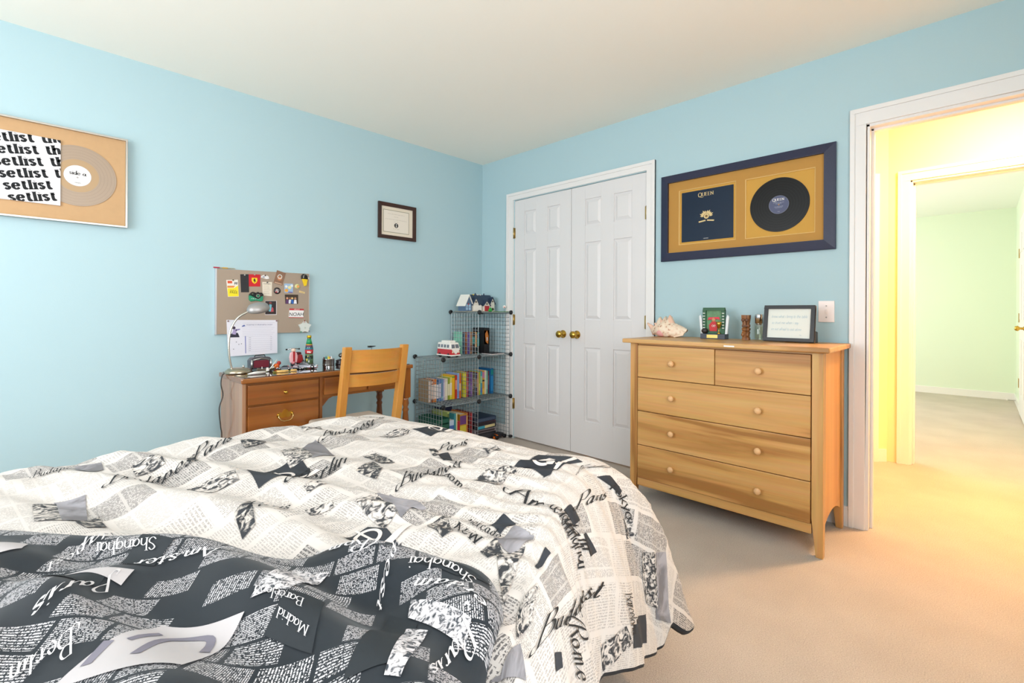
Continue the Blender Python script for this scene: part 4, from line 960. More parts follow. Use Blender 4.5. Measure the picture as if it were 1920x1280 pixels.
HUBS = [(-1.985,-2.452),(-1.984,-1.967),(-2.503,-2.046),(-2.516,-2.489)]
for c in DQ: pd.quad(c)
for c in GQ: pg.quad(c)
ph = Print(S)
for c in EQ: pe.quad(c)
for c in EQ2: ph.quad(c)
# hub and bars of the bicycle pictures
for (x, y), s_ in zip(HUBS, (1.0, .85, .9, .8)):
    pl.line([(x+.028*s_*math.cos(a), y+.026*s_*math.sin(a)) for a in np.linspace(0, 2*np.pi, 14)], .009*s_); pl.line([(x-.005, y+.045*s_), (x+.005, y-.045*s_)], .006*s_); pl.line([(x-.02*s_, y-.055*s_), (x+.03*s_, y-.05*s_), (x+.085*s_, y-.035*s_)], .018*s_)
pd.build('printed_picture', engraving('print_dark', '#2b3038', '#1d2128', 5, .5), .0016); ph.build('printed_picture', engraving('print_etched', '#2a2d33', '#bdb6ae', 55, .56), .0018); pg.build('printed_picture', engraving('print_grey', '#6f6d71', '#96949a', 9, .5), .0016)
pe.build('printed_picture', engraving('print_engraving', '#2f3136', '#c9c2bc', 60, .50), .0018); pl.build('printed_picture', mat('#cfc8c4', .8), .0024); pk.build('printed_lettering', M_INK, .0030)
# the flap's print, upside down because the cloth is turned over
fw = Print(S2)
for w_ in FLAP_WORDS: fw.word(*w_)
fp_ = Print(S2)
for c in ([(-2.834,-2.578),(-2.764,-2.650),(-2.842,-2.722),(-2.930,-2.636)], [(-2.913,-2.381),(-2.842,-2.437),(-2.860,-2.468),(-2.890,-2.412)], [(-2.985,-2.225),(-2.945,-2.248),(-2.952,-2.279),(-2.985,-2.283)]): fp_.quad(c)
fe_ = Print(S2)
for c in ([(-2.594,-2.745),(-2.578,-2.845),(-2.608,-2.868),(-2.614,-2.768)], [(-2.674,-2.564),(-2.640,-2.604),(-2.720,-2.665),(-2.755,-2.640)], [(-2.628,-2.785),(-2.618,-2.815),(-2.700,-2.885),(-2.708,-2.870)]): fe_.quad(c)
fg_ = Print(S2)
fg_.line([(-2.87,-2.66),(-2.835,-2.625),(-2.80,-2.645),(-2.815,-2.685)], .010); fg_.line([(-2.87,-2.62),(-2.84,-2.605)], .008); fg_.line([(-2.905,-2.635),(-2.885,-2.61)], .01)
fd_ = Print(S2)
for c in ([(-2.935,-2.44),(-2.915,-2.365),(-2.865,-2.42),(-2.885,-2.47)], [(-2.62,-2.735),(-2.615,-2.79),(-2.70,-2.86),(-2.73,-2.83)], [(-2.54,-2.77),(-2.50,-2.80),(-2.535,-2.70),(-2.56,-2.69)], [(-2.69,-2.70),(-2.72,-2.665),(-2.76,-2.70),(-2.735,-2.77)], [(-2.855,-2.40),(-2.82,-2.345),(-2.79,-2.41),(-2.82,-2.44)]): fd_.quad(c)
fd_.build('printed_picture', mat('#1b2228', .8), .0016)
fp_.build('printed_picture', mat('#b3afb1', .8), .0022); fe_.build('printed_picture', engraving('print_reverse', '#30363e', '#cdcacd', 110, .46), .0022); fg_.build('printed_picture', mat('#75727f', .8), .0030); fw.build('printed_lettering', mat('#c4c2c4', .8), .0036)
# ================================================================== DESK
DZ = .735; DX0, DX1, DY0, DY1 = -2.172, -1.150, -.585, -.19
dk = thing('desk', 'dark walnut pedestal desk with brass pulls and turned legs', 'desk', (-1.66, -.39, 0))
box('top', (DX0-.006, DY0-.008, DZ-.026), (DX1+.006, DY1, DZ), M_DESK['x'], dk, bev=.007, seg=3)
box('glass_sheet', (DX0+.012, DY0+.012, DZ), (DX1-.012, DY1-.01, DZ+.003), mat('#4a2a16', .06, name='glossy_top', spec=.8, coat=1), dk)
PX = -1.762
for x0, x1 in ((DX0+.004, DX0+.022), (PX-.004, PX+.014)): box('side_panel', (x0, DY0+.012, .06), (x1, DY1, DZ-.026), wood('side', '#b98a6a', '#ad7c5b', '#98684a', 'z', .8, .3, .4) if x0 < -2 else M_DESK['z'], dk, bev=.002)
box('back_panel', (DX0+.02, DY1-.015, .10), (PX, DY1-.003, DZ-.026), M_DESK['x'], dk)
box('plinth', (DX0+.010, DY0+.03, .0), (PX+.008, DY1, .06), M_DESK['x'], dk)
box('pedestal_frame', (DX0+.02, DY0+.020, .06), (PX-.002, DY0+.034, DZ-.026), M_DESK['x'], dk)
def ddraw(x0, x1, z0, z1): return box('drawer', (x0, DY0+.004, z0), (x1, DY0+.020, z1), M_DESK['x'], dk, bev=.004, seg=2)
d1 = ddraw(DX0+.030, PX-.010, .592, .697)
MB().lathe([(.001, 0), (.009, 0), (.009, .002), (.004, .004), (.004, .010), (.008, .014), (.009, .018), (.006, .022), (.001, .023)], (-1.958, DY0+.004, .645), 16, Matrix.Rotation(R_(90), 4, 'X')).build('knob', M_BRASS, d1)
for z0, z1 in ((.395, .583), (.10, .386)):
    d = ddraw(DX0+.030, PX-.010, z0, z1); zc = .515 if z0 > .3 else .26; xc = -1.958
    # bat-wing backplate and bail handle
    half = [(0, .030), (.012, .022), (.018, .012), (.030, .016), (.040, .010), (.046, -.004), (.040, -.012), (.028, -.008), (.016, -.020), (0, -.014)]
    MB().prism(half+[(-u, v) for u, v in half[::-1][1:-1]], lambda u, v, h: (xc+u, DY0+.004-h, zc+.008+v), 0, .002).build('backplate', M_BRASS, d)
    MB().tube([(xc-.036, DY0-.002, zc+.010), (xc-.038, DY0-.010, zc-.002), (xc-.028, DY0-.013, zc-.018), (xc-.012, DY0-.014, zc-.024), (xc+.012, DY0-.014, zc-.024), (xc+.028, DY0-.013, zc-.018), (xc+.038, DY0-.010, zc-.002), (xc+.036, DY0-.002, zc+.010)], .0032, 8).build('bail', mat('#d8c08a', .2, 1), d)
    for s in (-1, 1): MB().ball((xc+s*.036, DY0-.002, zc+.010), .006, 10, 6).build('post', M_BRASS, d)
# kneehole drawer, apron and corner bracket
cd_ = ddraw(PX+.022, -1.475, .600, .700); box('apron', (PX+.014, DY0+.018, .585), (DX1-.045, DY0+.034, DZ-.026), M_DESK['x'], dk)
ddraw(-1.462, DX1-.055, .600, .700); box('side_apron', (DX1-.040, DY0+.05, .60), (DX1-.022, DY1-.05, DZ-.026), M_DESK['x'], dk)
MB().prism([(PX+.014, .585), (PX+.014, .535), (PX+.024, .545), (PX+.050, .575), (PX+.075, .585)], lambda u, v, h: (u, h, v), DY0+.014, DY0+.030).build('corner_bracket', M_DESK['x'], dk)
box('back_rail', (PX, DY1-.02, .60), (DX1-.045, DY1-.004, DZ-.026), M_DESK['x'], dk)
for y in (DY0+.03, DY1-.03):
    x = DX1-.028
    mb = MB().box((x-.024, y-.024, .515), (x+.024, y+.024, DZ-.026)); mb.build('leg_block', M_DESK['z'], dk, bev=.002)
    MB().lathe([(.001, 0), (.014, 0), (.017, .03), (.014, .06), (.020, .12), (.024, .25), (.022, .36), (.017, .42), (.022, .435), (.015, .45), (.023, .475), (.019, .50), (.023, .515)], (x, y, 0), 16).build('leg', M_DESK['z'], dk)

# ------------------------------------------------------------------ chair
ch = thing('desk_chair', 'honey wood chair with slatted back and grey cushion at desk', 'chair', (-1.653, -.80, 0))
cl, crx = -1.838, -1.468
for x0, x1 in ((cl, cl+.038), (crx-.038, crx)):
    q = lambda y, z, d=.026: [(x0, y-d, z), (x1, y-d, z), (x1, y+d, z), (x0, y+d, z)]
    mb = MB(); mb.hexa(q(-.965, 0, .018), q(-.925, .44, .022)); mb.hexa(q(-.925, .44, .022), q(-1.015, .905, .017)); mb.build('back_leg', M_CHAIR['z'], ch, bev=.004)
    xf = (x0+x1)/2; MB().hexa([(x0+.004, -.645, 0), (x1-.004, -.645, 0), (x1-.004, -.615, 0), (x0+.004, -.615, 0)], [(x0, -.65, .42), (x1, -.65, .42), (x1, -.612, .42), (x0, -.612, .42)]).build('front_leg', M_CHAIR['z'], ch, bev=.003)
    box('side_rail', (x0+.008, -.92, .385), (x1-.008, -.63, .42), M_CHAIR['z'], ch)
def slat(z0, z1):
    n = 12; fr = []; bk = []
    mb = MB(); vs = []
    for i in range(n+1):
        t = i/n; x = cl+.036+(crx-cl-.072)*t; bow = -.030*(1-(2*t-1)**2)
        for z in (z0, z1):
            y = -.925-(z-.44)/.465*.090+bow
            vs += [(x, y-.006, z), (x, y+.010, z)]
    fs = []
    for i in range(n):
        a, b = 4*i, 4*i+4
        fs += [(a, b, b+2, a+2), (a+1, a+3, b+3, b+1), (a+2, b+2, b+3, a+3), (a, a+1, b+1, b)]
    fs += [(0, 2, 3, 1), (4*n, 4*n+1, 4*n+3, 4*n+2)]
    mb.add(vs, fs, False); return mb.build('back_slat', M_CHAIR['x'], ch)
slat(.772, .888); slat(.697, .762)
for y in (-.905, -.635): box('seat_rail', (cl+.02, y-.01, .385), (crx-.02, y+.01, .42), M_CHAIR['x'], ch)
box('seat', (cl+.002, -.90, .42), (crx-.002, -.603, .438), M_CHAIR['x'], ch, bev=.006)
box('cushion', (cl-.005, -.895, .438), (crx+.005, -.600, .478), mat('#b3a698', .9, noise=.08, nscale=90), ch, bev=.018, seg=4)

# ------------------------------------------------------------------ lamp
lp = thing('desk_lamp', 'brushed steel gooseneck desk lamp with oval head', 'lamp', (-2.118, -.33, DZ+.003))
lx, ly, lz = -2.118, -.33, DZ+.003
MB().lathe([(.001, 0), (.066, 0), (.068, .006), (.064, .016), (.050, .026), (.03, .030), (.001, .031)], (lx, ly, lz), 28).build('base', mat('#b8ad97', .28, 1), lp)
MB().lathe([(.001, 0), (.006, 0), (.006, .014), (.001, .016)], (lx+.02, ly-.02, lz+.029), 10).build('switch', M_CHROME, lp)
arm = catmull([(-2.150, ly, lz+.02), (-2.163, ly, .83), (-2.166, ly, .91), (-2.155, ly, .985), (-2.122, ly, 1.045), (-2.066, ly, 1.082)], 8)
MB().tube([tuple(p) for p in arm], .0058, 10).build('arm', mat('#d8d4cc', .25, 1), lp)
hm = Matrix.Rotation(R_(-12), 4, 'Y') @ Matrix.Rotation(R_(28), 4, 'X')
MB().lathe([(.001, .024), (.03, .022), (.052, .012), (.060, -.004), (.061, -.014), (.056, -.016), (.001, -.010)], (-2.018, ly-.005, 1.104), 28, hm, sx=1, sy=.72).build('shade', mat('#a8a5a4', .42, .6, bump=.15, bscale=120), lp)
MB().ball((-2.018, ly-.012, 1.088), .02, 12, 8, (1.6, 1, .5)).build('bulb', M_WHITE, lp)
MB().tube([tuple(p) for p in catmull([(-2.178, ly+.02, lz+.006), (-2.19, ly+.03, DZ-.01), (-2.200, ly+.01, .68), (-2.188, ly+.02, .62), (-2.205, ly+.02, .55), (-2.196, ly+.03, .45), (-2.185, ly+.05, .38), (-2.19, ly+.08, .2), (-2.20, ly+.2, .03)], 8)], .003, 6).build('cord', mat('#3a3a38', .5), lp)

# ================================================================== PIN BOARD AND WHAT HANGS ON IT
A1 = lambda u, v, h: (u, -.018-h, v)
pb = thing('pin_board', 'taupe fabric pin board with silver edge above the desk', 'pin board', (-1.874, 0, .941))
MB().prism([(-2.149, .943), (-1.599, .941), (-1.599, 1.338), (-2.149, 1.336)], lambda u, v, h: (u, -h, v), .0005, .018).build('panel', mat('#a59484', .85, bump=.1, bscale=600), pb)
box('edge_strip', (-2.156, -.019, .940), (-2.148, -.0005, 1.338), mat('#cfd0d6', .3, .7), pb)
box('edge_strip', (-1.600, -.019, .940), (-1.596, -.0005, 1.338), mat('#cfd0d6', .3, .7), pb)
for (x0, x1, c, nm) in ((-2.164, -2.132, '#b8334a', 'red'), (-2.118, -2.088, '#d0a03c', 'yellow')):
    pn = thing('pencil', 'short %s pencil resting on top edge of pin board' % nm, 'pencil', (x0, -.010, 1.3445))
    MB().tube([(x0, -.010, 1.3435), (x1, -.010, 1.3435)], .0042, 6, smooth=False).build('barrel', mat(c, .4), pn)
    MB().tube([(x1, -.010, 1.3435), (x1+.035, -.010, 1.3430)], [.0036, .0028], 6, smooth=False).build('shaft', mat('#a9a48a', .5), pn)
    MB().tube([(x1+.035, -.010, 1.3430), (x1+.044, -.010, 1.3428)], [.0028, .0005], 6).build('tip', mat('#c9b28e', .6), pn)
def pin(u, v, parent, c='#8a8580', h=.004):
    MB().lathe([(.001, 0), (.0045, 0), (.0045, .004), (.003, .006), (.001, .0065)], A1(u, v, h-.001), 10, Matrix.Rotation(R_(90), 4, 'X')).build('push_pin', mat(c, .3, .8), parent)
def card(name, label, cat, poly, c, h=.0015, base=0, **k):
    x = sum(p[0] for p in poly)/len(poly); z = min(p[1] for p in poly)
    t = thing(name, label, cat, (x, -.018-base, z)); MB().prism(poly, A1, base+.0003, base+h).build('card', mat(c, .6, **k), t)
    return t
fA = lambda h: (lambda u, v: A1(u, v, h))
def patch(t, name, poly, c, h=.0019, h0=.0014): return MB().prism(poly, A1, h0, h).build(name, mat(c, .6), t)
# yellow coupon
t = card('coupon_card', 'yellow and white coupon card pinned on board', 'card', [(-2.098, 1.271), (-2.035, 1.276), (-2.029, 1.172), (-2.089, 1.169)], '#e9e1d8')
patch(t, 'logo_block', [(-2.092, 1.266), (-2.067, 1.267), (-2.066, 1.252), (-2.091, 1.251)], '#d8502a'); patch(t, 'orange_band', [(-2.093, 1.236), (-2.050, 1.238), (-2.058, 1.226), (-2.092, 1.224)], '#dc8a34')
patch(t, 'yellow_field', [(-2.092, 1.221), (-2.055, 1.225), (-2.034, 1.240), (-2.030, 1.174), (-2.088, 1.171)], '#f2dc24', .0021)
def lab(body, size, u, v, h, c, parent, rot=0, align='LEFT', shear=0):
    o = sans('print', body, size, Matrix.Translation(Vector(A1(u, v, h))-parent.location) @ Matrix.Rotation(R_(90), 4, 'X') @ Matrix.Rotation(rot, 4, 'Z'), mat(c, .8), parent, align, shear)
    return o
put_text('print', 'nuton', 's', fA(.0023), -2.078, 1.2065, .005, mat('#6b6118', .8), t, width=.036); lab('FREE', .021, -2.080, 1.190, .0023, '#3c3a1c', t)
for i in range(3): patch(t, 'doodle', [(-2.055+.006*i, 1.244+.006*(i % 2)), (-2.051+.006*i, 1.246), (-2.049+.006*i, 1.262), (-2.054+.006*i, 1.258)], '#4b4c55')
pin(-2.062, 1.272, t, '#5a5a3a')
# black and red cards, the red with a yellow shield badge
t = card('black_card', 'tall plain black card pinned beside red badge card', 'card', [(-2.022, 1.310), (-1.975, 1.313), (-1.972, 1.201), (-2.017, 1.199)], '#26262a'); pin(-1.998, 1.306, t, '#c9c9cc')
t = card('badge_card', 'red card with yellow shield and black horse badge', 'card', [(-1.974, 1.313), (-1.907, 1.315), (-1.907, 1.239), (-1.973, 1.237)], '#c81422'); pin(-1.941, 1.311, t, '#c9a9a0')
sx0, sz0 = -1.941, 1.276
patch(t, 'shield', [(sx0-.016, sz0+.016), (sx0+.016, sz0+.016), (sx0+.0165, sz0-.002), (sx0+.011, sz0-.013), (sx0, sz0-.021), (sx0-.011, sz0-.013), (sx0-.0165, sz0-.002)], '#f3d321', .0022)
hs = [(-.001, -.014), (.002, -.013), (.0005, -.007), (.003, -.003), (.0075, -.008), (.009, -.006), (.006, .001), (.003, .004), (.005, .008), (.003, .012), (.001, .013), (-.003, .012), (-.0055, .009), (-.003, .008), (-.004, .003), (-.009, .006), (-.009, .003), (-.004, -.001), (-.003, -.006)]
patch(t, 'horse', [(sx0+a, sz0-.001+b) for a, b in hs], '#17130a', .0026, .0021)
# small white card cut as a cloud/cap
t = card('sticker_cap', 'white cap shaped sticker on board', 'sticker', [(-1.905, 1.298), (-1.898, 1.309), (-1.884, 1.315), (-1.868, 1.313), (-1.857, 1.305), (-1.854, 1.291), (-1.870, 1.288), (-1.885, 1.292)], '#e6e2e0'); pin(-1.879, 1.311, t, '#6a5048')
patch(t, 'emblem', [(-1.895, 1.296), (-1.880, 1.296), (-1.882, 1.304), (-1.893, 1.305)], '#9a9aa6')
t = card('note_list', 'cream note with rows of handwriting pinned on board', 'note', [(-1.895, 1.269), (-1.837, 1.271), (-1.838, 1.180), (-1.893, 1.182)], '#e4d9c8'); pin(-1.866, 1.267, t, '#6a6a66')
put_text('heading', 'nornuro', 's', fA(.0017), -1.888, 1.2545, .006, mat('#55504a', .8), t, width=.044)
for i in range(5): put_text('line', 'nuoratonur'[:6+i % 3], 'h', fA(.0017), -1.888, 1.241-.0115*i, .0035, mat('#9a948c', .8), t, width=.030+.006*(i % 3))
t = card('portrait_photo', 'tilted brown portrait photo of person in pale headband', 'photo', [(-1.806, 1.350), (-1.751, 1.333), (-1.774, 1.251), (-1.828, 1.266)], '#8a6650', noise=.2, nscale=60)
disc(MB(), A1, -1.790, 1.296, .013, .0014, .0019, 20).build('face', mat('#c8855a', .6), t); disc(MB(), A1, -1.789, 1.308, .015, .0016, .0021, 20, .010).build('headband', mat('#d8d4cc', .6), t); patch(t, 'caption', [(-1.822, 1.268), (-1.778, 1.256), (-1.776, 1.262), (-1.820, 1.274)], '#c3a58e')
t = thing('pin_badge', 'round black and red button badge on board', 'badge', (-1.806, -.018, 1.195))
MB().lathe([(.001, .006), (.014, .005), (.0215, .002), (.0215, 0)], (-1.8055, -.0185, 1.216), 24, Matrix.Rotation(R_(90), 4, 'X')).build('rim', mat('#2e2528', .3), t)
patch(t, 'design', [(-1.819, 1.206), (-1.800, 1.202), (-1.793, 1.222), (-1.812, 1.228)], '#b8a9a8', .0066, .0045); patch(t, 'design', [(-1.819, 1.206), (-1.806, 1.203), (-1.810, 1.214)], '#c4303a', .0069, .0045); patch(t, 'design', [(-1.803, 1.218), (-1.795, 1.214), (-1.797, 1.223)], '#3a3238', .0069, .0045)
t = thing('cloth_pouch', 'green pouch with black cord hanging on board', 'pouch', (-1.935, -.018, 1.144))
MB().prism([(-1.976, 1.180), (-1.962, 1.188), (-1.905, 1.186), (-1.893, 1.176), (-1.893, 1.150), (-1.905, 1.144), (-1.935, 1.150), (-1.966, 1.143), (-1.974, 1.155)], A1, .0005, .012).build('body', mat('#17906a', .45), t, bev=.003)
for ppp in ([(-1.975, 1.182), (-1.955, 1.200), (-1.93, 1.190), (-1.905, 1.196), (-1.894, 1.182)], [(-1.968, 1.190), (-1.945, 1.176), (-1.925, 1.200), (-1.908, 1.180), (-1.90, 1.192)], [(-1.95, 1.200), (-1.94, 1.172), (-1.92, 1.165), (-1.912, 1.182)]):
    MB().tube([A1(p[0], p[1], .014) for p in catmull(ppp, 6)], .0045, 6).build('cord', M_BLACK, t)
disc(MB(), A1, -1.925, 1.180, .011, .016, .019, 18, .008).build('ring', M_STEEL, t); put_text('stitching', 'nuru', 'h', fA(.0125), -1.965, 1.158, .006, M_WHITE, t, width=.05)
t = card('comic_sticker', 'square blue and yellow cartoon sticker on board', 'sticker', [(-1.761, 1.265), (-1.705, 1.266), (-1.705, 1.206), (-1.759, 1.205)], '#9db8d6')
for a, b, r, c in ((-1.747, 1.220, .011, '#e8a23c'), (-1.727, 1.240, .011, '#e6dfa0'), (-1.713, 1.252, .009, '#dfe4ea'), (-1.748, 1.246, .008, '#e8e6e0')): disc(MB(), A1, a, b, r, .0014, .0019, 16).build('figure', mat(c, .6), t)
patch(t, 'caption', [(-1.735, 1.207), (-1.708, 1.205), (-1.708, 1.212), (-1.735, 1.213)], '#6a62a8')
t = thing('pin_badge', 'round pale yellow badge with orange flower on board', 'badge', (-1.677, -.018, 1.235))
MB().lathe([(.001, .005), (.012, .0045), (.0165, .002), (.0165, 0)], (-1.677, -.0185, 1.249), 22, Matrix.Rotation(R_(90), 4, 'X')).build('rim', mat('#cdc98c', .4), t); disc(MB(), A1, -1.674, 1.249, .008, .004, .0058, 12).build('flower', mat('#e8892e', .5), t); disc(MB(), A1, -1.674, 1.249, .003, .0058, .0062, 10).build('center', mat('#f4dfc0', .5), t)
t = thing('key_pouch', 'black and yellow pocket knife pouch at board corner', 'pouch', (-1.633, -.018, 1.253))
MB().prism([(-1.650, 1.302), (-1.612, 1.300), (-1.620, 1.256), (-1.634, 1.252)], A1, .0005, .014).build('yellow_body', mat('#ecc717', .4), t, bev=.003)
MB().prism([(-1.654, 1.300), (-1.654, 1.322), (-1.643, 1.335), (-1.624, 1.335), (-1.612, 1.318), (-1.612, 1.298), (-1.640, 1.302)], A1, .0005, .016).build('black_cap', M_BLACK, t, bev=.003)
MB().tube([A1(p[0], p[1], .018) for p in catmull([(-1.643, 1.305), (-1.640, 1.325), (-1.625, 1.330), (-1.612, 1.315), (-1.610, 1.300)], 6)], .0022, 6).build('strap', M_STEEL, t)
t = card('name_plate', 'small tan plate tilted on board below flower badge', 'plate', [(-1.664, 1.223), (-1.626, 1.213), (-1.628, 1.202), (-1.666, 1.210)], '#dcc189'); put_text('engraving', 'nouru', 's', fA(.0017), -1.658, 1.2115, .004, mat('#9a8350', .8), t, width=.026, rot=R_(-14))
t = card('group_photo', 'dark photo of four people in bright shirts on board', 'photo', [(-1.757, 1.193), (-1.671, 1.194), (-1.672, 1.132), (-1.753, 1.132)], '#3a2c22', noise=.3, nscale=80)
for a, c, hc in ((-1.742, '#5a3a6a', '#c99272'), (-1.724, '#e0e2ec', '#8a5a44'), (-1.710, '#3468b8', '#d8b878'), (-1.690, '#e8e8ee', '#b58468')):
    patch(t, 'person', [(a-.010, 1.1335), (a+.010, 1.1335), (a+.007, 1.160), (a-.007, 1.160)], c); disc(MB(), A1, a, 1.169, .0072, .0014, .0021, 14).build('face', mat(hc, .6), t)
t = card('poster_photo', 'dark portrait photo with teal figure, white border', 'photo', [(-1.878, 1.150), (-1.807, 1.151), (-1.807, 1.059), (-1.878, 1.059)], '#d9d3d4')
patch(t, 'image', [(-1.877, 1.148), (-1.811, 1.149), (-1.811, 1.064), (-1.877, 1.063)], '#2a2124', .0018); patch(t, 'figure', [(-1.856, 1.082), (-1.842, 1.080), (-1.838, 1.125), (-1.852, 1.128)], '#6fb0c0', .0021); disc(MB(), A1, -1.846, 1.136, .008, .0016, .0022, 14).build('head', mat('#7a3a3a', .6), t); patch(t, 'figure', [(-1.845, 1.078), (-1.826, 1.080), (-1.829, 1.105), (-1.836, 1.110)], '#b84a52', .0022)
t = card('name_badge', 'red and white hello name sticker on pin board', 'badge', [(-1.727, 1.102), (-1.633, 1.100), (-1.636, 1.039), (-1.732, 1.041)], '#efecec'); patch(t, 'red_band', [(-1.727, 1.102), (-1.633, 1.100), (-1.6335, 1.089), (-1.728, 1.0905)], '#bf3038'); patch(t, 'red_band', [(-1.732, 1.045), (-1.636, 1.043), (-1.636, 1.039), (-1.732, 1.041)], '#bf3038')
lab('HELLO', .012, -1.680, 1.0915, .0022, '#f0dede', t, align='CENTER'); lab('NOAH', .032, -1.683, 1.0525, .0022, '#23222a', t, align='CENTER', shear=.12)
sc5 = []
for i in range(10):
    a = R_(90+36*i); r = .046 if i % 2 == 0 else .030; sc5.append((-1.629+r*math.cos(a)*.98, .978+r*math.sin(a)))
t = card('paper_star', 'white puffy star ornament hanging at lower board corner', 'ornament', sc5, '#d6dcd8', h=.012); bm_ = t.children[0]; pin(-1.632, 1.020, t, '#8a4a3a', .012)
patch(t, 'bead', [(-1.640, 1.004), (-1.626, 1.006), (-1.628, 1.016), (-1.640, 1.015)], '#cbbab4', .0132, .011)
for a, b, c in ((-1.655, .945, '#6a9a86'), (-1.601, .948, '#7a8aa0'), (-1.628, .972, '#b9c6c0')): disc(MB(), A1, a, b, .006, .0115, .0128, 10).build('dot', mat(c, .6), t)
# calendar sheet
t = card('calendar_sheet', 'large white schedule sheet with skater photo pinned to board', 'paper', [(-2.096, 1.029), (-1.803, 1.026), (-1.802, .811), (-2.087, .806)], '#e2e1ec', h=.0022)
ML = mat('#a9a8ba', .8)
for i in range(9): MB().prism([(-2.008, 1.008-.0105*i), (-1.82-.01*(i % 3), 1.008-.0105*i), (-1.82-.01*(i % 3), 1.0095-.0105*i), (-2.008, 1.0095-.0105*i)], A1, .002, .0025).build('rule', mat('#c2c1d0', .8), t)
put_text('heading', 'nornu rotonuru nou', 's', fA(.0027), -1.985, .994, .0055, mat('#6d6f96', .8), t, width=.15)
for r_ in range(7): put_text('row', 'nor', 's', fA(.0027), -1.972, .915-.0135*r_, .0042, mat('#8f8fa2', .8), t, width=.013); put_text('row', 'uo', 's', fA(.0027), -1.846, .917-.0135*r_, .0042, mat('#9a9aac', .8), t, width=.010); MB().prism([(-1.978, .910-.0135*r_), (-1.83, .910-.0135*r_), (-1.83, .9106-.0135*r_), (-1.978, .9106-.0135*r_)], A1, .002, .0025).build('rule', ML, t)
patch(t, 'blue_strip', [(-1.995, .928), (-1.989, .928), (-1.987, .820), (-1.992, .820)], '#8a8fc0', .0027, .002); patch(t, 'emblem', [(-2.012, .985), (-1.992, .990), (-1.998, .998), (-2.010, .992)], '#4e62a8', .0027, .002)
patch(t, 'photo_body', [(-2.078, .922), (-2.024, .922), (-2.034, .948), (-2.060, .955), (-2.074, .940)], '#2c2c3e', .0027, .002); patch(t, 'photo_torso', [(-2.066, .942), (-2.046, .938), (-2.040, .968), (-2.058, .974)], '#a99cc6', .0029, .002); disc(MB(), A1, -2.056, .980, .009, .002, .0031, 14).build('photo_head', mat('#3d3048', .6), t); patch(t, 'photo_arm', [(-2.046, .960), (-2.022, .968), (-2.022, .974), (-2.046, .972)], '#8f86b8', .0029, .002)
for a, b in ((-2.042, .893), (-2.028, .878), (-2.014, .881), (-2.057, .850)): disc(MB(), A1, a, b, .0028, .002, .0027, 8).build('magnet_dot', mat('#6d6d80', .5), t)
pin(-2.088, 1.022, t, '#8a6a6a'); pin(-1.809, 1.021, t, '#9a6a70')

# ================================================================== THINGS ON THE DESK
TZ = DZ+.003
def place(t, mb, name, m, **k): return mb.build(name, m, t, **k)
# retro radio with red dial
t = thing('toy_radio', 'small grey retro radio with dark red dial on desk', 'radio', (-1.99, -.25, TZ)); x0, x1, y0, y1 = -2.040, -1.920, -.270, -.222
MB().prism([(x0, .004), (x1, .004), (x1+.002, .058), (x1-.012, .074), ((x0+x1)/2, .080), (x0+.012, .074), (x0-.002, .058)], lambda u, v, h: (u, h, TZ+v), y0, y1).build('body', mat('#4c4c55', .35), t, bev=.004)
MB().prism([(x0+.018, .016), (x1-.018, .016), (x1-.018, .052), (x1-.03, .058), (x0+.03, .058), (x0+.018, .052)], lambda u, v, h: (u, h, TZ+v), y0-.004, y0).build('dial', mat('#6e2434', .25), t, bev=.001)
MB().tube([(x0+.016, y0-.003, TZ+.060), ((x0+x1)/2, y0-.004, TZ+.070), (x1-.016, y0-.003, TZ+.060)], .0035, 8).build('trim_arc', M_STEEL, t)
MB().tube([(x0+.03, -.246, TZ+.074), (x0+.035, -.246, TZ+.086), (x1-.035, -.246, TZ+.086), (x1-.03, -.246, TZ+.074)], .003, 8).build('handle', M_BLACK, t)
for s in (x0+.008, x1-.008): MB().tube([(s, y0-.005, TZ+.01), (s, y0-.005, TZ+.062)], .0055, 8).build('pillar', M_CHROME, t)
for s in (x0+.012, x1-.012): MB().lathe([(.001, 0), (.007, 0), (.007, .005), (.001, .005)], (s, -.246, TZ), 10).build('foot', M_BLACK, t)
# ballpoint / knife-like pen
t = thing('ballpoint_pen', 'white ballpoint pen with brass tip lying along desk front', 'pen', (-2.05, -.46, TZ))
MB().tube([(-2.118, -.475, TZ+.007), (-2.108, -.474, TZ+.007), (-2.080, -.468, TZ+.009), (-2.020, -.455, TZ+.009)], [.001, .0035, .008, .0075], 10).build('barrel', M_WHITE, t)
MB().tube([(-2.125, -.477, TZ+.006), (-2.116, -.4745, TZ+.007)], [.0005, .003], 8).build('tip', M_BRASS, t); MB().tube([(-2.02, -.455, TZ+.009), (-2.008, -.4525, TZ+.009)], [.005, .003], 8).build('clicker', mat('#7a7a4a', .4), t)
# wooden boat with oar
t = thing('toy_boat', 'tiny silver rowing boat with white oar on desk', 'toy boat', (-1.985, -.36, TZ))
n_ = 10; vs = []
for i in range(n_+1):
    s = i/n_; xx = -2.030+.095*s; w_ = .016*math.sin(math.pi*min(max(s, .04), .96))**.6; zz = TZ+.014+.010*(2*s-1)**2
    vs += [(xx, -.36-w_, zz), (xx, -.36-w_*.5, TZ+.002), (xx, -.36+w_*.5, TZ+.002), (xx, -.36+w_, zz)]
MB().add(vs, [(4*i+k, 4*i+4+k, 4*i+5+k, 4*i+1+k) for i in range(n_) for k in range(3)], True).build('hull', mat('#a8a090', .3, .8), t)
MB().tube([(-1.975, -.375, TZ+.006), (-1.918, -.345, TZ+.062)], .0022, 8).build('oar', M_WHITE, t); MB().prism([(-.008, 0), (.008, 0), (.005, .02), (-.005, .02)], lambda u, v, h: (-1.982+u, -.380+h, TZ+.004+v), 0, .003).build('oar_blade', M_WHITE, t)
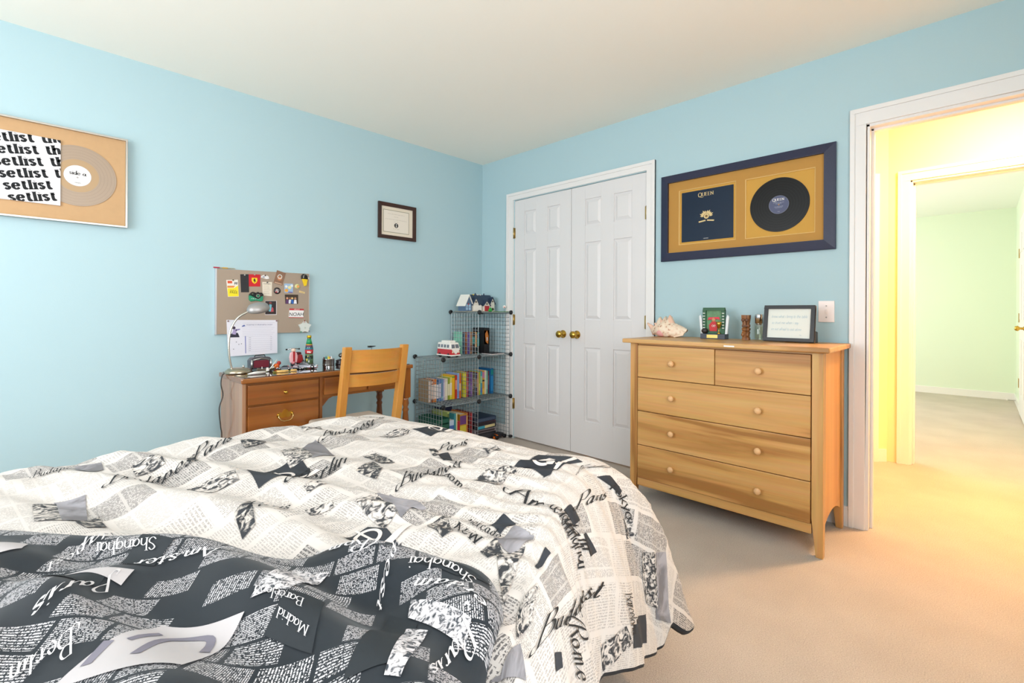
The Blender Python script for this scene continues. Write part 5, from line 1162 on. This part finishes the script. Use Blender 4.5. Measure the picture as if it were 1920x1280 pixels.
MB().lathe([(.001, 0), (.006, 0), (.002, .012), (.001, .02)], (-2.005, -.36, TZ+.01), 8).build('rower', M_WHITE, t)
# wooden fish + shell
for (xx, s, lbl, nm, ct) in ((-1.930, 1.0, 'yellow wooden fish carving lying on desk edge', 'wooden_fish', 'carving'), (-1.868, .55, 'small yellow wooden leaf charm on desk edge', 'wooden_leaf', 'charm')):
    t = thing(nm, lbl, ct, (xx, -.46, TZ))
    MB().prism([(-.030*s, .010*s), (-.012*s, .018*s), (.012*s, .016*s), (.030*s, .004*s), (.034*s, -.006*s), (.012*s, -.014*s), (-.014*s, -.014*s), (-.030*s, -.008*s)], lambda u, v, h: (xx+u, -.46+v, TZ+h), .001, .012).build('body', mat('#e0b46a', .5, noise=.15, nscale=80), t, bev=.003)
    MB().prism([(-.030*s, 0), (-.046*s, .014*s), (-.050*s, -.012*s)], lambda u, v, h: (xx+u, -.46+v, TZ+h), .001, .008).build('tail', mat('#8c8a3c', .5), t)
# orange and red toy figures behind
t = thing('toy_creature', 'small orange clown toy standing behind the cars', 'toy', (-1.893, -.27, TZ))
MB().ball((-1.895, -.27, TZ+.016), .017, 12, 8).build('body', mat('#cf5a24', .5), t); MB().ball((-1.880, -.268, TZ+.034), .012, 12, 8).build('head', mat('#b03026', .5), t); MB().ball((-1.905, -.285, TZ+.02), .006, 8, 6).build('fin', mat('#e88a3a', .5), t)
for s in (-1, 1): MB().ball((-1.880+s*.004, -.279, TZ+.037), .002, 8, 6).build('eye', M_BLACK, t)
# toy cars
def car(label, cx, cy, L_, rz, body, roof, group=None):
    t = thing('toy_car', label, 'toy car', (cx, cy, TZ), rz); W_ = L_*.42; Hh = L_*.30; k = L_
    pr = [(-.5*k, .06*k), (-.5*k, .16*k), (-.42*k, .19*k), (-.20*k, .19*k), (.20*k, .17*k), (.45*k, .14*k), (.5*k, .09*k), (.5*k, .05*k)]
    MB().prism(pr, lambda u, v, h: (u, h, v), -W_/2, W_/2).build('body', mat(body, .2, .4, coat=.6), t, bev=k*.025, local=True)
    cb = [(-.30*k, .185*k), (-.20*k, .285*k), (.06*k, .285*k), (.24*k, .165*k)]
    MB().prism(cb, lambda u, v, h: (u, h*(1-.6*(v-.16*k)/k), v), -W_*.42, W_*.42).build('cabin', mat(roof, .1, .2, coat=.8), t, bev=k*.02, local=True)
    MB().prism([(-.19*k, .284*k), (.05*k, .284*k), (.05*k, .292*k), (-.19*k, .292*k)], lambda u, v, h: (u, h, v), -W_*.36, W_*.36).build('roof', mat(body, .2, .4, coat=.6), t, local=True)
    for u in (-.30*k, .30*k):
        for s in (-1, 1):
            wh = MB().lathe([(.001, -.028*k), (.075*k, -.028*k), (.085*k, -.018*k), (.085*k, .018*k), (.075*k, .028*k), (.001, .028*k)], (u, s*W_*.46, .085*k), 14, Matrix.Rotation(R_(90), 4, 'X')).build('wheel', M_BLACK, t, local=True)
            MB().lathe([(.001, .030*k), (.045*k, .030*k), (.045*k, .026*k)], (u, s*W_*.46, .085*k), 10, Matrix.Rotation(R_(90 if s < 0 else -90), 4, 'X')).build('hub_cap', M_CHROME, wh, local=True)
    for s in (-1, 1):
        MB().ball((.47*k, s*W_*.36, .125*k), .03*k, 8, 6).build('headlight', M_WHITE, t, local=True)
    MB().box((-.505*k, -W_*.4, .11*k), (-.495*k, W_*.4, .14*k)).build('tail_light', mat('#a81c20', .3), t, local=True)
    return t
car('silver sports car model with dark windows on desk', -1.762, -.365, .130, R_(-25), '#8d8f98', '#22242a'); car('grey convertible model car beside silver car on desk', -1.872, -.335, .085, R_(150), '#7f828c', '#1b1c22')
car('black model car with white stripe near pink scooter', -1.820, -.385, .075, R_(-40), '#33343a', '#4a3a44'); car('tiny bright red model car before the bottle', -1.690, -.30, .060, R_(-60), '#b8222c', '#2a2024')
# scooter
t = thing('toy_scooter', 'pink and red toy motor scooter with chrome handlebars on desk', 'toy scooter', (-1.775, -.25, TZ))
red = mat('#a8202c', .3, coat=.4); pk_ = mat('#e8b4ba', .35)
sx_, sy_ = -1.795, -.262
MB().prism([(-.020, .030), (.020, .030), (.024, .060), (.020, .088), (.008, .098), (-.008, .098), (-.020, .088), (-.024, .060)], lambda u, v, h: (sx_+u, sy_+h, TZ+v), -.010, .004).build('leg_shield', pk_, t, bev=.004)
MB().prism([(-.004, .030), (.006, .030), (.007, .098), (-.005, .098)], lambda u, v, h: (sx_+u, sy_+h, TZ+v), -.014, -.009).build('stripe', red, t)
MB().ball((sx_, sy_-.006, TZ+.106), .014, 12, 8, (1, .8, .8)).build('headlamp', mat('#e4c6b4', .3), t)
MB().tube([(sx_-.034, sy_+.004, TZ+.112), (sx_-.012, sy_, TZ+.116), (sx_+.012, sy_, TZ+.116), (sx_+.034, sy_+.004, TZ+.112)], .003, 8).build('handlebar', M_CHROME, t)
for s in (-1, 1): MB().ball((sx_+s*.038, sy_+.004, TZ+.112), .0055, 8, 6).build('grip', M_BLACK, t)
MB().prism([(-.02, .026), (.058, .022), (.070, .040), (.060, .074), (.030, .078), (.016, .05), (-.01, .034)], lambda u, v, h: (sx_+.012+u*.85, sy_+.012+u*.35+h, TZ+v), -.017, .017).build('rear_body', red, t, bev=.005)
MB().prism([(.014, .078), (.056, .076), (.052, .090), (.018, .092)], lambda u, v, h: (sx_+.012+u*.85, sy_+.012+u*.35+h, TZ+v), -.012, .012).build('saddle', mat('#5a2026', .5), t, bev=.003)
for u, w_ in ((0, sx_), (1, sx_+.05)): MB().lathe([(.006, -.006), (.016, -.006), (.018, -.003), (.018, .003), (.016, .006), (.006, .006)], (w_, sy_+.004+u*.024, TZ+.018), 16, Matrix.Rotation(R_(65 if u else 8), 4, 'Z') @ Matrix.Rotation(R_(90), 4, 'Y')).build('wheel', M_BLACK, t)
MB().ball((sx_, sy_-.003, TZ+.030), .015, 10, 6, (.8, 1, .8)).build('mudguard', mat('#c87a80', .35), t)
# bottle
t = thing('soda_bottle', 'tall glass soda bottle wrapped in colourful comic label on desk', 'bottle', (-1.690, -.245, TZ)); q = (-1.690, -.245, TZ)
MB().lathe([(.001, .001), (.022, .001), (.024, .008), (.0245, .06), (.0225, .075), (.0245, .095), (.0235, .115), (.018, .14), (.0125, .16), (.0105, .178), (.0105, .186)], q, 24).build('glass', mat('#12301f', .12, spec=.8), t)
for z0, z1, r0, r1, c in ((.010, .078, .0252, .0232, '#5b7a58'), (.078, .104, .0234, .0252, '#c03038'), (.104, .122, .0250, .0220, '#2f7f96'), (.122, .132, .0222, .0200, '#6a3a5a'), (.132, .138, .0202, .0190, '#c9a030'), (.140, .172, .0184, .0116, '#1f8f5a')):
    MB().lathe([(r0, z0), ((r0+r1)/2+.0003, (z0+z1)/2), (r1, z1)], q, 24).build('label_band', mat(c, .4, noise=.5 if z0 < .02 else .08, nscale=70), t)
MB().lathe([(.0115, .176), (.0135, .178), (.0135, .190), (.012, .193), (.001, .193)], q, 18).build('cap', mat('#c8a81e', .3, .6), t)
for i, ch_ in enumerate('Mar'):
    a0 = R_(222+i*22); r = .0262
    V, Fc, W = text2d(ch_, 'b') if ch_ in G else text2d('o', 'b')
    MB().add([(q[0]+r*math.cos(a0+px*.0085/r), q[1]+r*math.sin(a0+px*.0085/r), TZ+.085+py*.0068) for px, py in V], Fc).build('label_letter', M_WHITE, t, fix=False)
for a, z, r, c in ((215, .04, .010, '#f0d45a'), (245, .03, .009, '#d8e0e8'), (190, .035, .009, '#26262c'), (262, .05, .009, '#39506a'), (232, .062, .006, '#e8c838')):
    MB().ball((q[0]+.0225*math.cos(R_(a)), q[1]+.0225*math.sin(R_(a)), TZ+z), r, 10, 6, (.45, .45, 1)).build('label_figure', mat(c, .5), t)
t = thing('mini_figure', 'tiny black and white statuette beside the soda bottle', 'figurine', (-1.733, -.262, TZ))
MB().lathe([(.001, 0), (.008, 0), (.0095, .01), (.006, .022), (.008, .032), (.003, .042), (.001, .043)], (-1.733, -.262, TZ), 12).build('body', mat('#2a2c2e', .4), t); MB().ball((-1.733, -.268, TZ+.022), .006, 8, 6).build('chest', mat('#cfcac0', .5), t)
# tin with pins
t = thing('pin_tin', 'round silver tin holding coloured tacks and erasers on desk', 'tin', (-1.585, -.29, TZ)); q = (-1.585, -.29, TZ)
MB().lathe([(.001, .0), (.036, .0), (.037, .003), (.037, .040), (.0385, .042), (.036, .043), (.034, .04), (.034, .008), (.001, .008)], q, 28).build('can', M_CHROME, t)
for a, r, h, c in ((200, .02, .02, '#1f7f70'), (260, .018, .016, '#e0c22c'), (300, .022, .018, '#e8e6e4'), (160, .026, .012, '#4a3038'), (40, .02, .012, '#a82a30'), (110, .02, .014, '#6a7a8a'), (230, .004, .022, '#c8c24a')):
    xx, yy = q[0]+r*math.cos(R_(a)), q[1]+r*math.sin(R_(a)); MB().lathe([(.001, .0), (.008, .0), (.009, .010), (.004, .02), (.001, h+.012)], (xx, yy, TZ+.030), 8).build('tack', mat(c, .5), t)
MB().lathe([(.030, .010), (.033, .030), (.001, .032)], q, 18).build('contents', mat('#5a4a48', .7), t)
t = thing('desk_gadget', 'dark metal trinket on round black stand behind chair post', 'trinket', (-1.500, -.29, TZ)); q = (-1.500, -.29, TZ)
MB().lathe([(.001, 0), (.034, 0), (.036, .006), (.030, .016), (.034, .026), (.020, .032), (.001, .033)], q, 24).build('stand', mat('#2b2326', .3), t); MB().ball((q[0]+.005, q[1], TZ+.058), .022, 14, 8, (1, 1, .75)).build('dome', mat('#6a6a66', .25, .8), t); MB().tube([(q[0], q[1], TZ+.03), (q[0]+.003, q[1], TZ+.05)], .008, 8).build('neck', M_STEEL, t)
t = thing('model_plane', 'tiny black model aeroplane on wire stand behind chair', 'model', (-1.285, -.30, TZ)); q = (-1.285, -.30, TZ)
MB().lathe([(.001, 0), (.025, 0), (.025, .005), (.001, .007)], q, 16).build('base', M_BLACK, t); MB().tube([(q[0], q[1], TZ+.005), (q[0], q[1], TZ+.100)], .002, 6).build('wire', M_STEEL, t)
MB().tube([(q[0]-.03, q[1], TZ+.104), (q[0]-.01, q[1], TZ+.106), (q[0]+.03, q[1], TZ+.108)], [.003, .007, .002], 8).build('fuselage', M_BLACK, t); MB().prism([(-.008, -.035), (.006, -.035), (.01, 0), (.006, .035), (-.008, .035), (-.012, 0)], lambda u, v, h: (q[0]-.005+u, q[1]+v, TZ+.107+h), 0, .003).build('wing', M_BLACK, t)

# ================================================================== WIRE CUBE SHELF
GX = (-.746, -.384, -.022); GY = (-.028, -.395); GZ = (.018, .362, .722, 1.082)
cs = thing('wire_cube_shelf', 'stepped wire grid cube shelf with black connectors in corner', 'shelf', (-.38, -.21, 0))
M_WIRE = mat('#a0a8ab', .35, .6, name='wire')
pm = MB(); PS = .345
for i in range(11):
    u = -PS/2+PS*i/10; r = .0030 if i in (0, 10) else .0019
    pm.tube([(u, -PS/2, 0), (u, PS/2, 0)], r, 4, smooth=False, caps=False); pm.tube([(-PS/2, u, 0), (PS/2, u, 0)], r, 4, smooth=False, caps=False)
wp0 = pm.build('wire_panel', M_WIRE, cs, local=True); first = [True]
def wpanel(c, ax):
    if first[0]: o = wp0; first[0] = False
    else: o = wp0.copy(); COL.objects.link(o); o.parent = cs
    o.location = Vector(c)-cs.location; o.rotation_euler = {'z': (0, 0, 0), 'y': (R_(90), 0, 0), 'x': (0, R_(90), 0)}[ax]
my = (GY[0]+GY[1])/2
for k in range(3):
    zc = (GZ[k]+GZ[k+1])/2
    for c in ((0, 1) if k < 2 else (1,)):
        xc = (GX[c]+GX[c+1])/2; wpanel((xc, GY[0], zc), 'y'); wpanel((xc, my, GZ[k+1]), 'z')
    for x in ((GX[0], GX[1], GX[2]) if k < 2 else (GX[1], GX[2])): wpanel((x, my, zc), 'x')
cn = MB().lathe([(.001, -.010), (.012, -.010), (.018, -.006), (.019, 0), (.018, .006), (.012, .010), (.001, .010)], (0, 0, 0), 14)
cn0 = cn.build('connector', M_BLACK, cs, local=True); fc = [True]
for ix, x in enumerate(GX):
    for z in (GZ if ix else GZ[:3]):
        for y in GY:
            if fc[0]: o = cn0; fc[0] = False
            else: o = cn0.copy(); COL.objects.link(o); o.parent = cs
            o.location = Vector((x, y-(.004 if y < -.2 else 0), z))-cs.location; o.rotation_euler = (R_(90), 0, 0) if z > .1 else (0, 0, 0)
# ------------------------------------------------------------------ books
def book(x, w_, h, d, yf, z, c, label, group, tilt=0, bands=(), lean=0, page='#e9dfcc', name='book'):
    """spine toward -y at yf; cover shell open at top/back with a page block"""
    t = thing(name, label, 'book', (x+w_/2, yf+d/2, z), tilt, group); m = mat(c, .45); e = .0018
    hx, hy = w_/2, d/2
    mb = MB().box((-hx, -hy, 0), (hx, -hy+e, h)); mb.box((-hx, -hy+e, 0), (-hx+e, hy, h)); mb.box((hx-e, -hy+e, 0), (hx, hy, h)); mb.build('cover', m, t, local=True)
    MB().box((-hx+e, -hy+e, .002), (hx-e, hy-.003, h-.003)).build('pages', mat(page, .8), t, local=True)
    for z0, z1, bc in bands: MB().box((-hx+.0005, -hy-.0006, z0*h), (hx-.0005, -hy, z1*h)).build('spine_print', mat(bc, .5), t, local=True)
    if lean: t.rotation_euler[1] = lean
    return t
sp_n = [('cream and tan', '#b08e6c', .020, .180, [(.03, .97, '#d8c6bb')]), ('rust and cream', '#8a4a28', .017, .178, [(.16, .8, '#e0cfc4'), (.84, .95, '#d8c0b0')]), ('orange and white', '#d9782c', .030, .180, [(.14, .78, '#e6d4cc'), (.02, .11, '#e88a2a')]),
 ('navy and white', '#3b5d86', .016, .175, [(.14, .78, '#ddd8dc')]), ('lilac and blue', '#5a78b0', .020, .175, [(.16, .8, '#d6cfdc')]), ('bright blue', '#2f78ae', .018, .176, [(.1, .2, '#7fc0d0')]), ('pale lilac', '#b9a9c2', .014, .172, [(.15, .85, '#cfc4d2')]), ('ivory', '#ddd0bc', .022, .176, [(.2, .85, '#e8e0cc')]),
 ('olive and cream', '#8a9a2c', .018, .180, [(.2, .72, '#e2dbb8')]), ('pale yellow', '#d8cf6a', .018, .182, [(.2, .75, '#ece4cc'), (.02, .1, '#cfd42a')]), ('golden yellow', '#eab60f', .024, .196, [(.9, .96, '#5a9a3a')]), ('scarlet', '#c03a22', .017, .194, [(.4, .8, '#e49a86')]), ('sky blue', '#8fa9d6', .019, .210, [(.05, .3, '#7c92c8')]),
 ('orange spotted', '#d8682c', .015, .206, [(.3, .6, '#e8c08a')]), ('lime yellow', '#d9cf2a', .028, .212, [(.05, .6, '#cdd030'), (.68, .93, '#e6dc4a')]), ('crimson', '#a82a2c', .021, .210, [(.2, .65, '#c8564c')]), ('dark purple', '#3c2f66', .019, .206, [(.25, .55, '#6a6a9c')]), ('violet', '#7a4f96', .016, .203, [(.1, .5, '#8a68a8')]),
 ('brown', '#5a463c', .014, .200, [(.3, .7, '#8a7260')]), ('charcoal', '#4a4a48', .016, .198, [(.5, .8, '#7a6a5c')]), ('ink blue', '#26345a', .014, .196, [(.35, .7, '#8a8076')]), ('amber', '#c07a2a', .016, .198, [(.1, .7, '#d8963c')]), ('leaf green', '#a9b83a', .014, .200, [(.2, .5, '#c9d060')]),
 ('turquoise', '#4aa0b0', .018, .202, [(.1, .3, '#5a7cc0'), (.5, .8, '#a0c8a8')]), ('patchwork orange', '#d89a3a', .022, .205, [(.05, .25, '#e8b84a'), (.55, .62, '#3a2a20'), (.7, .95, '#c87a9a')]), ('cream edged', '#e4dfc6', .016, .207, [(.3, .8, '#cfe0d0')]), ('mint green', '#7ab8a4', .014, .203, [(.2, .6, '#a8cfc0')]), ('plum', '#6a3a4a', .014, .200, [(.4, .8, '#8a5a5c')])]
bx0 = -.728; zz = GZ[1]+.003; GP = 'paperbacks on the middle wire shelf'
for i, (cn_, c, w_, h, bd) in enumerate(sp_n):
    w2 = w_*1.17; d = .130 if i < 10 else .128 if i in (13, 14, 15, 16) else .150 if i < 19 else .14
    if bx0 < -.378 and bx0+w2 > -.390: bx0 = -.3765
    book(bx0, w2, h, d, -.182 if i < 11 else -.187, zz, c, cn_+' paperback spine in the row on the middle wire shelf', GP, bands=bd); bx0 += w2+.0012
book(bx0+.002, .030, .222, .165, -.205, zz, '#1766a0', 'tall blue hardback ending the middle shelf row', GP, bands=[(.1, .7, '#2a86c4'), (.75, .95, '#1a8a8a')])
# top cube
zz = GZ[2]+.003; GP2 = 'books in the upper wire cube'
bx0 = -.3735
for i, (cn_, c, w_, h, bd) in enumerate([('mint green', '#7fc4a8', .010, .190, []), ('deep navy', '#1d3a56', .028, .182, [(.6, .8, '#3a5a70')]), ('copper', '#a0562a', .024, .184, [(.2, .6, '#8a4a2c')]), ('royal purple', '#5a4390', .024, .184, [(.3, .7, '#6e5aa4')]), ('tan and brown', '#a0785a', .026, .184, [(.1, .4, '#7a4a3a')]), ('black and teal', '#1a1c22', .030, .182, [(.45, .8, '#2a8a86')]), ('sand orange', '#d09a5a', .022, .184, [(.02, .3, '#141416')]), ('teal', '#1f8a84', .028, .180, [(.02, .35, '#1b1b20'), (.7, .95, '#24506a')])]):
    book(bx0, w_, h, .108, -.160, zz, c, cn_+' book standing in the upper wire cube', GP2, bands=bd); bx0 += w_+.0015
t = book(bx0+.004, .060, .222, .155, -.215, zz, '#17171b', 'black slipcase with fiery comic art in upper wire cube', GP2, bands=[(.35, .92, '#3a2a20'), (.5, .9, '#d8563a'), (.36, .55, '#d8b070')], name='comic_slipcase')
MB().prism([(-.012, .10), (.016, .08), (.022, .15), (.004, .20), (-.02, .17)], lambda u, v, h: (u, -.0775-h, v), .0006, .0014).build('cover_art', mat('#c8762c', .5), t, local=True); MB().box((-.002, -.0792, .11), (.010, -.0776, .14)).build('cover_art', mat('#cfd4dc', .5), t, local=True)
t = thing('magazine', 'thin white magazine lying flat below the black slipcase', 'magazine', (-.13, -.29, zz)); MB().box((-.075, -.065, 0), (.075, .065, .006)).build('pages', mat('#ece4e4', .7), t, local=True, bev=.001); MB().box((-.075, -.066, .006), (.075, .065, .0068)).build('cover', mat('#3a3436', .5), t, local=True)
# lower shelf
zz = .004; GP3 = 'picture books on the bottom wire shelf'
t = thing('storage_crate', 'dark green slatted crate on the floor of shelf', 'crate', (-.675, -.19, zz)); gm = mat('#1f5a48', .6)
mb = MB()
for i in range(6): mb.box((-.735, -.310, zz+.004+i*.042), (-.618, -.304, zz+.034+i*.042))
mb.build('front_slats', gm, t)
for x in (-.737, -.618): box('side', (x-.003, -.310, zz), (x+.003, -.07, zz+.25), gm, t)
box('bottom', (-.735, -.304, zz), (-.62, -.07, zz+.006), gm, t); box('back', (-.735, -.072, zz), (-.62, -.066, zz+.25), gm, t)
low = [(-.606, .020, .285, .20, '#a8b86a', 'pale green picture book on the bottom wire shelf', [(.7, .95, '#5a6a3a')]), (-.584, .045, .215, .20, '#c4d4ea', 'white and blue boxed game on the bottom wire shelf', [(.1, .5, '#f0eeee'), (.6, .8, '#4a6ab0')]), (-.536, .018, .262, .20, '#3f8f9a', 'teal picture book on the bottom wire shelf', []), (-.516, .012, .262, .20, '#d8d2a0', 'straw coloured picture book on the bottom wire shelf', []),
       (-.503, .025, .195, .20, '#b8202c', 'short red book on the bottom wire shelf', []), (-.476, .066, .245, .185, '#b8862a', 'thick purple and yellow picture book on the bottom wire shelf', [(.0, .62, '#d6c23c'), (.66, .95, '#6a3a7a'), (.1, .4, '#7a9a96')]), (-.4085, .014, .250, .20, '#c87a3a', 'orange picture book on the bottom wire shelf', [(.6, .9, '#d8a86a')])]
for x, w_, h, d, c, lb_, bd in low: book(x, w_, h, d, -.27, zz, c, lb_, GP3, bands=bd)
book(-.372, .022, .25, .20, -.28, zz, '#8a1f26', 'dark red hardback leaning on board games', GP3, bands=[(.75, .95, '#b03038')])
t = thing('shoe_box', 'navy cardboard box standing behind the picture books', 'box', (-.46, -.05, zz)); box('carton', (-.56, -.072, zz), (-.40, -.044, zz+.325), mat('#1c2444', .6), t, bev=.002); box('lid', (-.563, -.074, zz+.30), (-.397, -.042, zz+.330), mat('#202a50', .6), t)
zs = zz
for nm, h, c, c2, lb_ in (('black', .062, '#26262a', '#3a3a40', 'black plastic case under the board games'), ('grey', .030, '#8a8088', '#3a3032', 'grey and pink board game box in stack'), ('cyan', .040, '#2a2c34', '#d8c890', 'board game box with cyan and cream side in stack'), ('maroon', .022, '#4a2430', '#1d1d22', 'thin maroon game box in stack'), ('navy', .036, '#26364e', '#3c4c64', 'navy game box topping the stack')):
    t = thing('game_box', lb_, 'box', (-.215, -.19, zs), R_(random.uniform(-5, 5)), 'stacked board games'); MB().box((-.115, -.11, 0), (.115, .11, h-.002)).build('box', mat(c, .5), t, bev=.003, local=True)
    MB().box((-.10, -.1112, h*.2), (.10, -.110, h*.75)).build('side_print', mat(c2, .5), t, local=True)
    if nm == 'cyan': MB().box((-.10, -.1118, h*.2), (-.02, -.1112, h*.75)).build('side_print', mat('#3aa0b8', .5), t, local=True)
    zs += h
t = thing('toy_tractor', 'black wheeled toy with bright orange nose on carpet', 'toy', (-.10, -.33, 0))
MB().prism([(-.05, .012), (.05, .012), (.045, .045), (.0, .055), (-.045, .04)], lambda u, v, h: (-.10+u, -.350+h, v), 0, .038).build('body', mat('#26262a', .5), t, bev=.004); MB().prism([(-.05, .005), (-.015, .005), (-.022, .035), (-.035, .045)], lambda u, v, h: (-.105+u, -.358+h, v), 0, .04).build('nose', mat('#e0701c', .5), t, bev=.003)
for s in (-.04, .05):
    for y in (-.355, -.312): MB().lathe([(.004, -.007), (.016, -.007), (.018, 0), (.016, .007), (.004, .007)], (-.10+s, y, .018), 14, Matrix.Rotation(R_(90), 4, 'X')).build('wheel', M_BLACK, t)
# ------------------------------------------------------------------ toys on the shelf
VZ = GZ[2]+.004
t = thing('toy_van', 'red and white toy camper van with pop-up roof on wire shelf', 'toy van', (-.597, -.27, VZ)); vw, vl = .046, .090   # half width, half length; nose toward -y
vred, vwh = mat('#c3202a', .3, coat=.5), mat('#eee9e2', .35)
def vsec(w0, z0, w1, z1, y0, y1, sl=0): return [(-w0, y0, z0), (w0, y0, z0), (w0, y1, z0), (-w0, y1, z0)], [(-w1, y0+sl, z1), (w1, y0+sl, z1), (w1, y1-.004, z1), (-w1, y1-.004, z1)]
MB().hexa(*vsec(vw, .018, vw, .066, -vl, vl, .002)).build('lower_body', vred, t, bev=.006, local=True); MB().hexa(*vsec(vw, .064, vw*.90, .118, -vl+.002, vl, .014)).build('upper_body', vwh, t, bev=.008, local=True)
MB().box((-.030, -.052, .117), (.030, .055, .132)).build('pop_top', vwh, t, bev=.005, local=True); MB().box((-vw-.003, -vl-.005, .014), (vw+.003, vl+.004, .024)).build('bumper', vwh, t, bev=.003, local=True)
MB().prism([(-vw+.004, .066), (vw-.004, .066), (.006, .030), (-.006, .030)], lambda u, v, h: (u, -vl-h, v), -.001, .0025).build('nose_vee', vwh, t, local=True)
for s in (-1, 1):
    MB().lathe([(.001, 0), (.009, 0), (.008, .004), (.001, .006)], (s*.028, -vl, .045), 14, Matrix.Rotation(R_(90), 4, 'X')).build('headlamp', mat('#e8d0b8', .3), t, local=True)
    MB().prism([(s*.004, .075), (s*.036, .075), (s*.033, .104), (s*.004, .104)], lambda u, v, h: (u, -vl+.004+(v-.066)*.24-h, v), .0005, .0030).build('windscreen', mat('#6a6f78', .1, .2), t, local=True)
    for k in range(4): MB().prism([(-.062+k*.038, .078), (-.036+k*.038, .078), (-.036+k*.038, .102), (-.062+k*.038, .102)], lambda u, v, h: (s*(vw*.985-(v-.066)*.085+h), u, v), -.001, .0016).build('side_window', mat('#7c828c', .1, .2), t, local=True)
    for y in (-.055, .055):
        wl = MB().lathe([(.001, -.008), (.016, -.008), (.018, -.004), (.018, .004), (.016, .008), (.001, .008)], (s*(vw-.006), y, .018), 16, Matrix.Rotation(R_(90), 4, 'Y')).build('wheel', M_BLACK, t, local=True)
    MB().ball((s*(vw+.006), -vl+.014, .078), .005, 8, 6).build('mirror', vwh, t, local=True)
HZ = GZ[3]+.004
t = thing('toy_house', 'brick toy house with navy roof, red door and white gables', 'toy house', (-.205, -.17, HZ))
wht = mat('#e8e1d4', .4); nav = mat('#2c3a52', .35); wcr = mat('#efe9e0', .4)
box('base_plate', (-.392, -.245, HZ), (-.03, -.085, HZ+.006), mat('#9a9688', .6), t)
box('garden_plate', (-.09, -.38, HZ), (-.03, -.245, HZ+.005), mat('#5a8a4a', .6), t)
def gable(x0, x1, y0, y1, z0, z1, zr, wm, rm, over=.010, ridge='y', th_=.006):
    """box with gabled roof; ridge along y (gables face the room) or x"""
    if ridge == 'y':
        xc = (x0+x1)/2; MB().prism([(x0, z0), (x1, z0), (x1, z1), (xc, zr), (x0, z1)], lambda u, v, h: (u, h, v), y0, y1).build('wall', wm, t)
        sl = (zr-z1)/(xc-x0)
        for s, xa in ((-1, x0), (1, x1)): MB().prism([(xc, zr+.002), (xa+s*over, z1-over*sl+.002), (xa+s*over, z1-over*sl+.002+th_), (xc, zr+.002+th_*1.3)], lambda u, v, h: (u, h, v), y0-over, y1+over).build('roof', rm, t)
    else:
        yc = (y0+y1)/2; MB().prism([(y0, z0), (y1, z0), (y1, z1), (yc, zr), (y0, z1)], lambda u, v, h: (h, u, v), x0, x1).build('wall', wm, t)
        sl = (zr-z1)/(yc-y0)
        for s, ya in ((-1, y0), (1, y1)): MB().prism([(yc, zr+.002), (ya+s*over, z1-over*sl+.002), (ya+s*over, z1-over*sl+.002+th_), (yc, zr+.002+th_*1.3)], lambda u, v, h: (h, u, v), x0-over*.6, x1+over*.6).build('roof', rm, t)
b0 = HZ+.006
gable(-.378, -.308, -.215, -.12, b0, b0+.062, b0+.130, mat('#56708e', .4), wcr, .012)
gable(-.300, -.050, -.205, -.11, b0, b0+.070, b0+.132, wht, nav, .012, 'x'); gable(-.298, -.238, -.222, -.19, b0, b0+.060, b0+.110, wht, nav, .008); gable(-.190, -.120, -.236, -.19, b0, b0+.050, b0+.088, wht, nav, .008); gable(-.100, -.050, -.222, -.19, b0, b0+.070, b0+.115, wht, nav, .007)
box('red_door', (-.180, -.240, b0), (-.130, -.236, b0+.046), mat('#b0202a', .35), t); box('garage_door', (-.292, -.2255, b0+.004), (-.205, -.2225, b0+.050), wcr, t)
for a in (-.364, -.334):
    for z in (b0+.008, b0+.034): box('window', (a-.009, -.218, z), (a+.012, -.2145, z+.022), mat('#9fc0dc', .15), t)
box('red_ornament', (-.352, -.219, b0+.052), (-.342, -.2155, b0+.064), mat('#c0303a', .4), t)
for xx, zc in ((-.268, b0+.078), (-.155, b0+.062), (-.075, b0+.085)): MB().lathe([(.001, 0), (.0075, 0), (.0075, .003), (.001, .003)], (xx, -.2365 if xx == -.155 else -.2225, zc), 12, Matrix.Rotation(R_(90), 4, 'X')).build('round_window', mat('#4a4236', .4), t)
for xx in (-.25, -.20, -.17): box('roof_stud', (xx, -.163, b0+.1375), (xx+.012, -.151, b0+.146), mat('#e6c83a' if xx < -.22 else '#efe9e0', .4), t)
for xx in (-.22, -.12): MB().lathe([(.001, 0), (.006, 0), (.006, .02), (.001, .022)], (xx, -.157, b0+.134), 8).build('chimney', nav, t)
MB().ball((-.075, -.225, b0+.018), .012, 10, 6).build('wreath', mat('#3a4a2a', .6), t)
t = thing('toy_tree', 'tiny bright green toy shrub at edge of the top shelf', 'toy', (-.215, -.385, HZ))
MB().lathe([(.001, 0), (.004, 0), (.004, .008)], (-.245, -.375, HZ), 8).build('trunk', mat('#4a3020', .6), t)
for a, b, r in ((0, .016, .014), (.010, .010, .010), (-.010, .011, .010), (.002, .028, .009)): MB().ball((-.245+a, -.375, HZ+b), r, 10, 6).build('foliage', mat('#1f9a3c', .5), t)
t = thing('toy_sign', 'round red and white toy sign on thin post above shelf', 'toy sign', (-.05, -.34, HZ))
MB().tube([(-.045, -.34, HZ), (-.045, -.34, HZ+.030)], .0015, 6).build('post', M_STEEL, t); MB().lathe([(.001, -.0015), (.014, -.0015), (.014, .0015), (.001, .0015)], (-.045, -.34, HZ+.044), 18, Matrix.Rotation(R_(-35), 4, 'Z') @ Matrix.Rotation(R_(90), 4, 'X')).build('disc', M_WHITE, t); MB().ball((-.046, -.342, HZ+.041), .0075, 8, 6, (1, .4, .6)).build('red_mark', mat('#c0282e', .5), t); MB().lathe([(.001, 0), (.010, 0), (.010, .003), (.001, .004)], (-.045, -.34, HZ), 10).build('foot', M_BLACK, t)
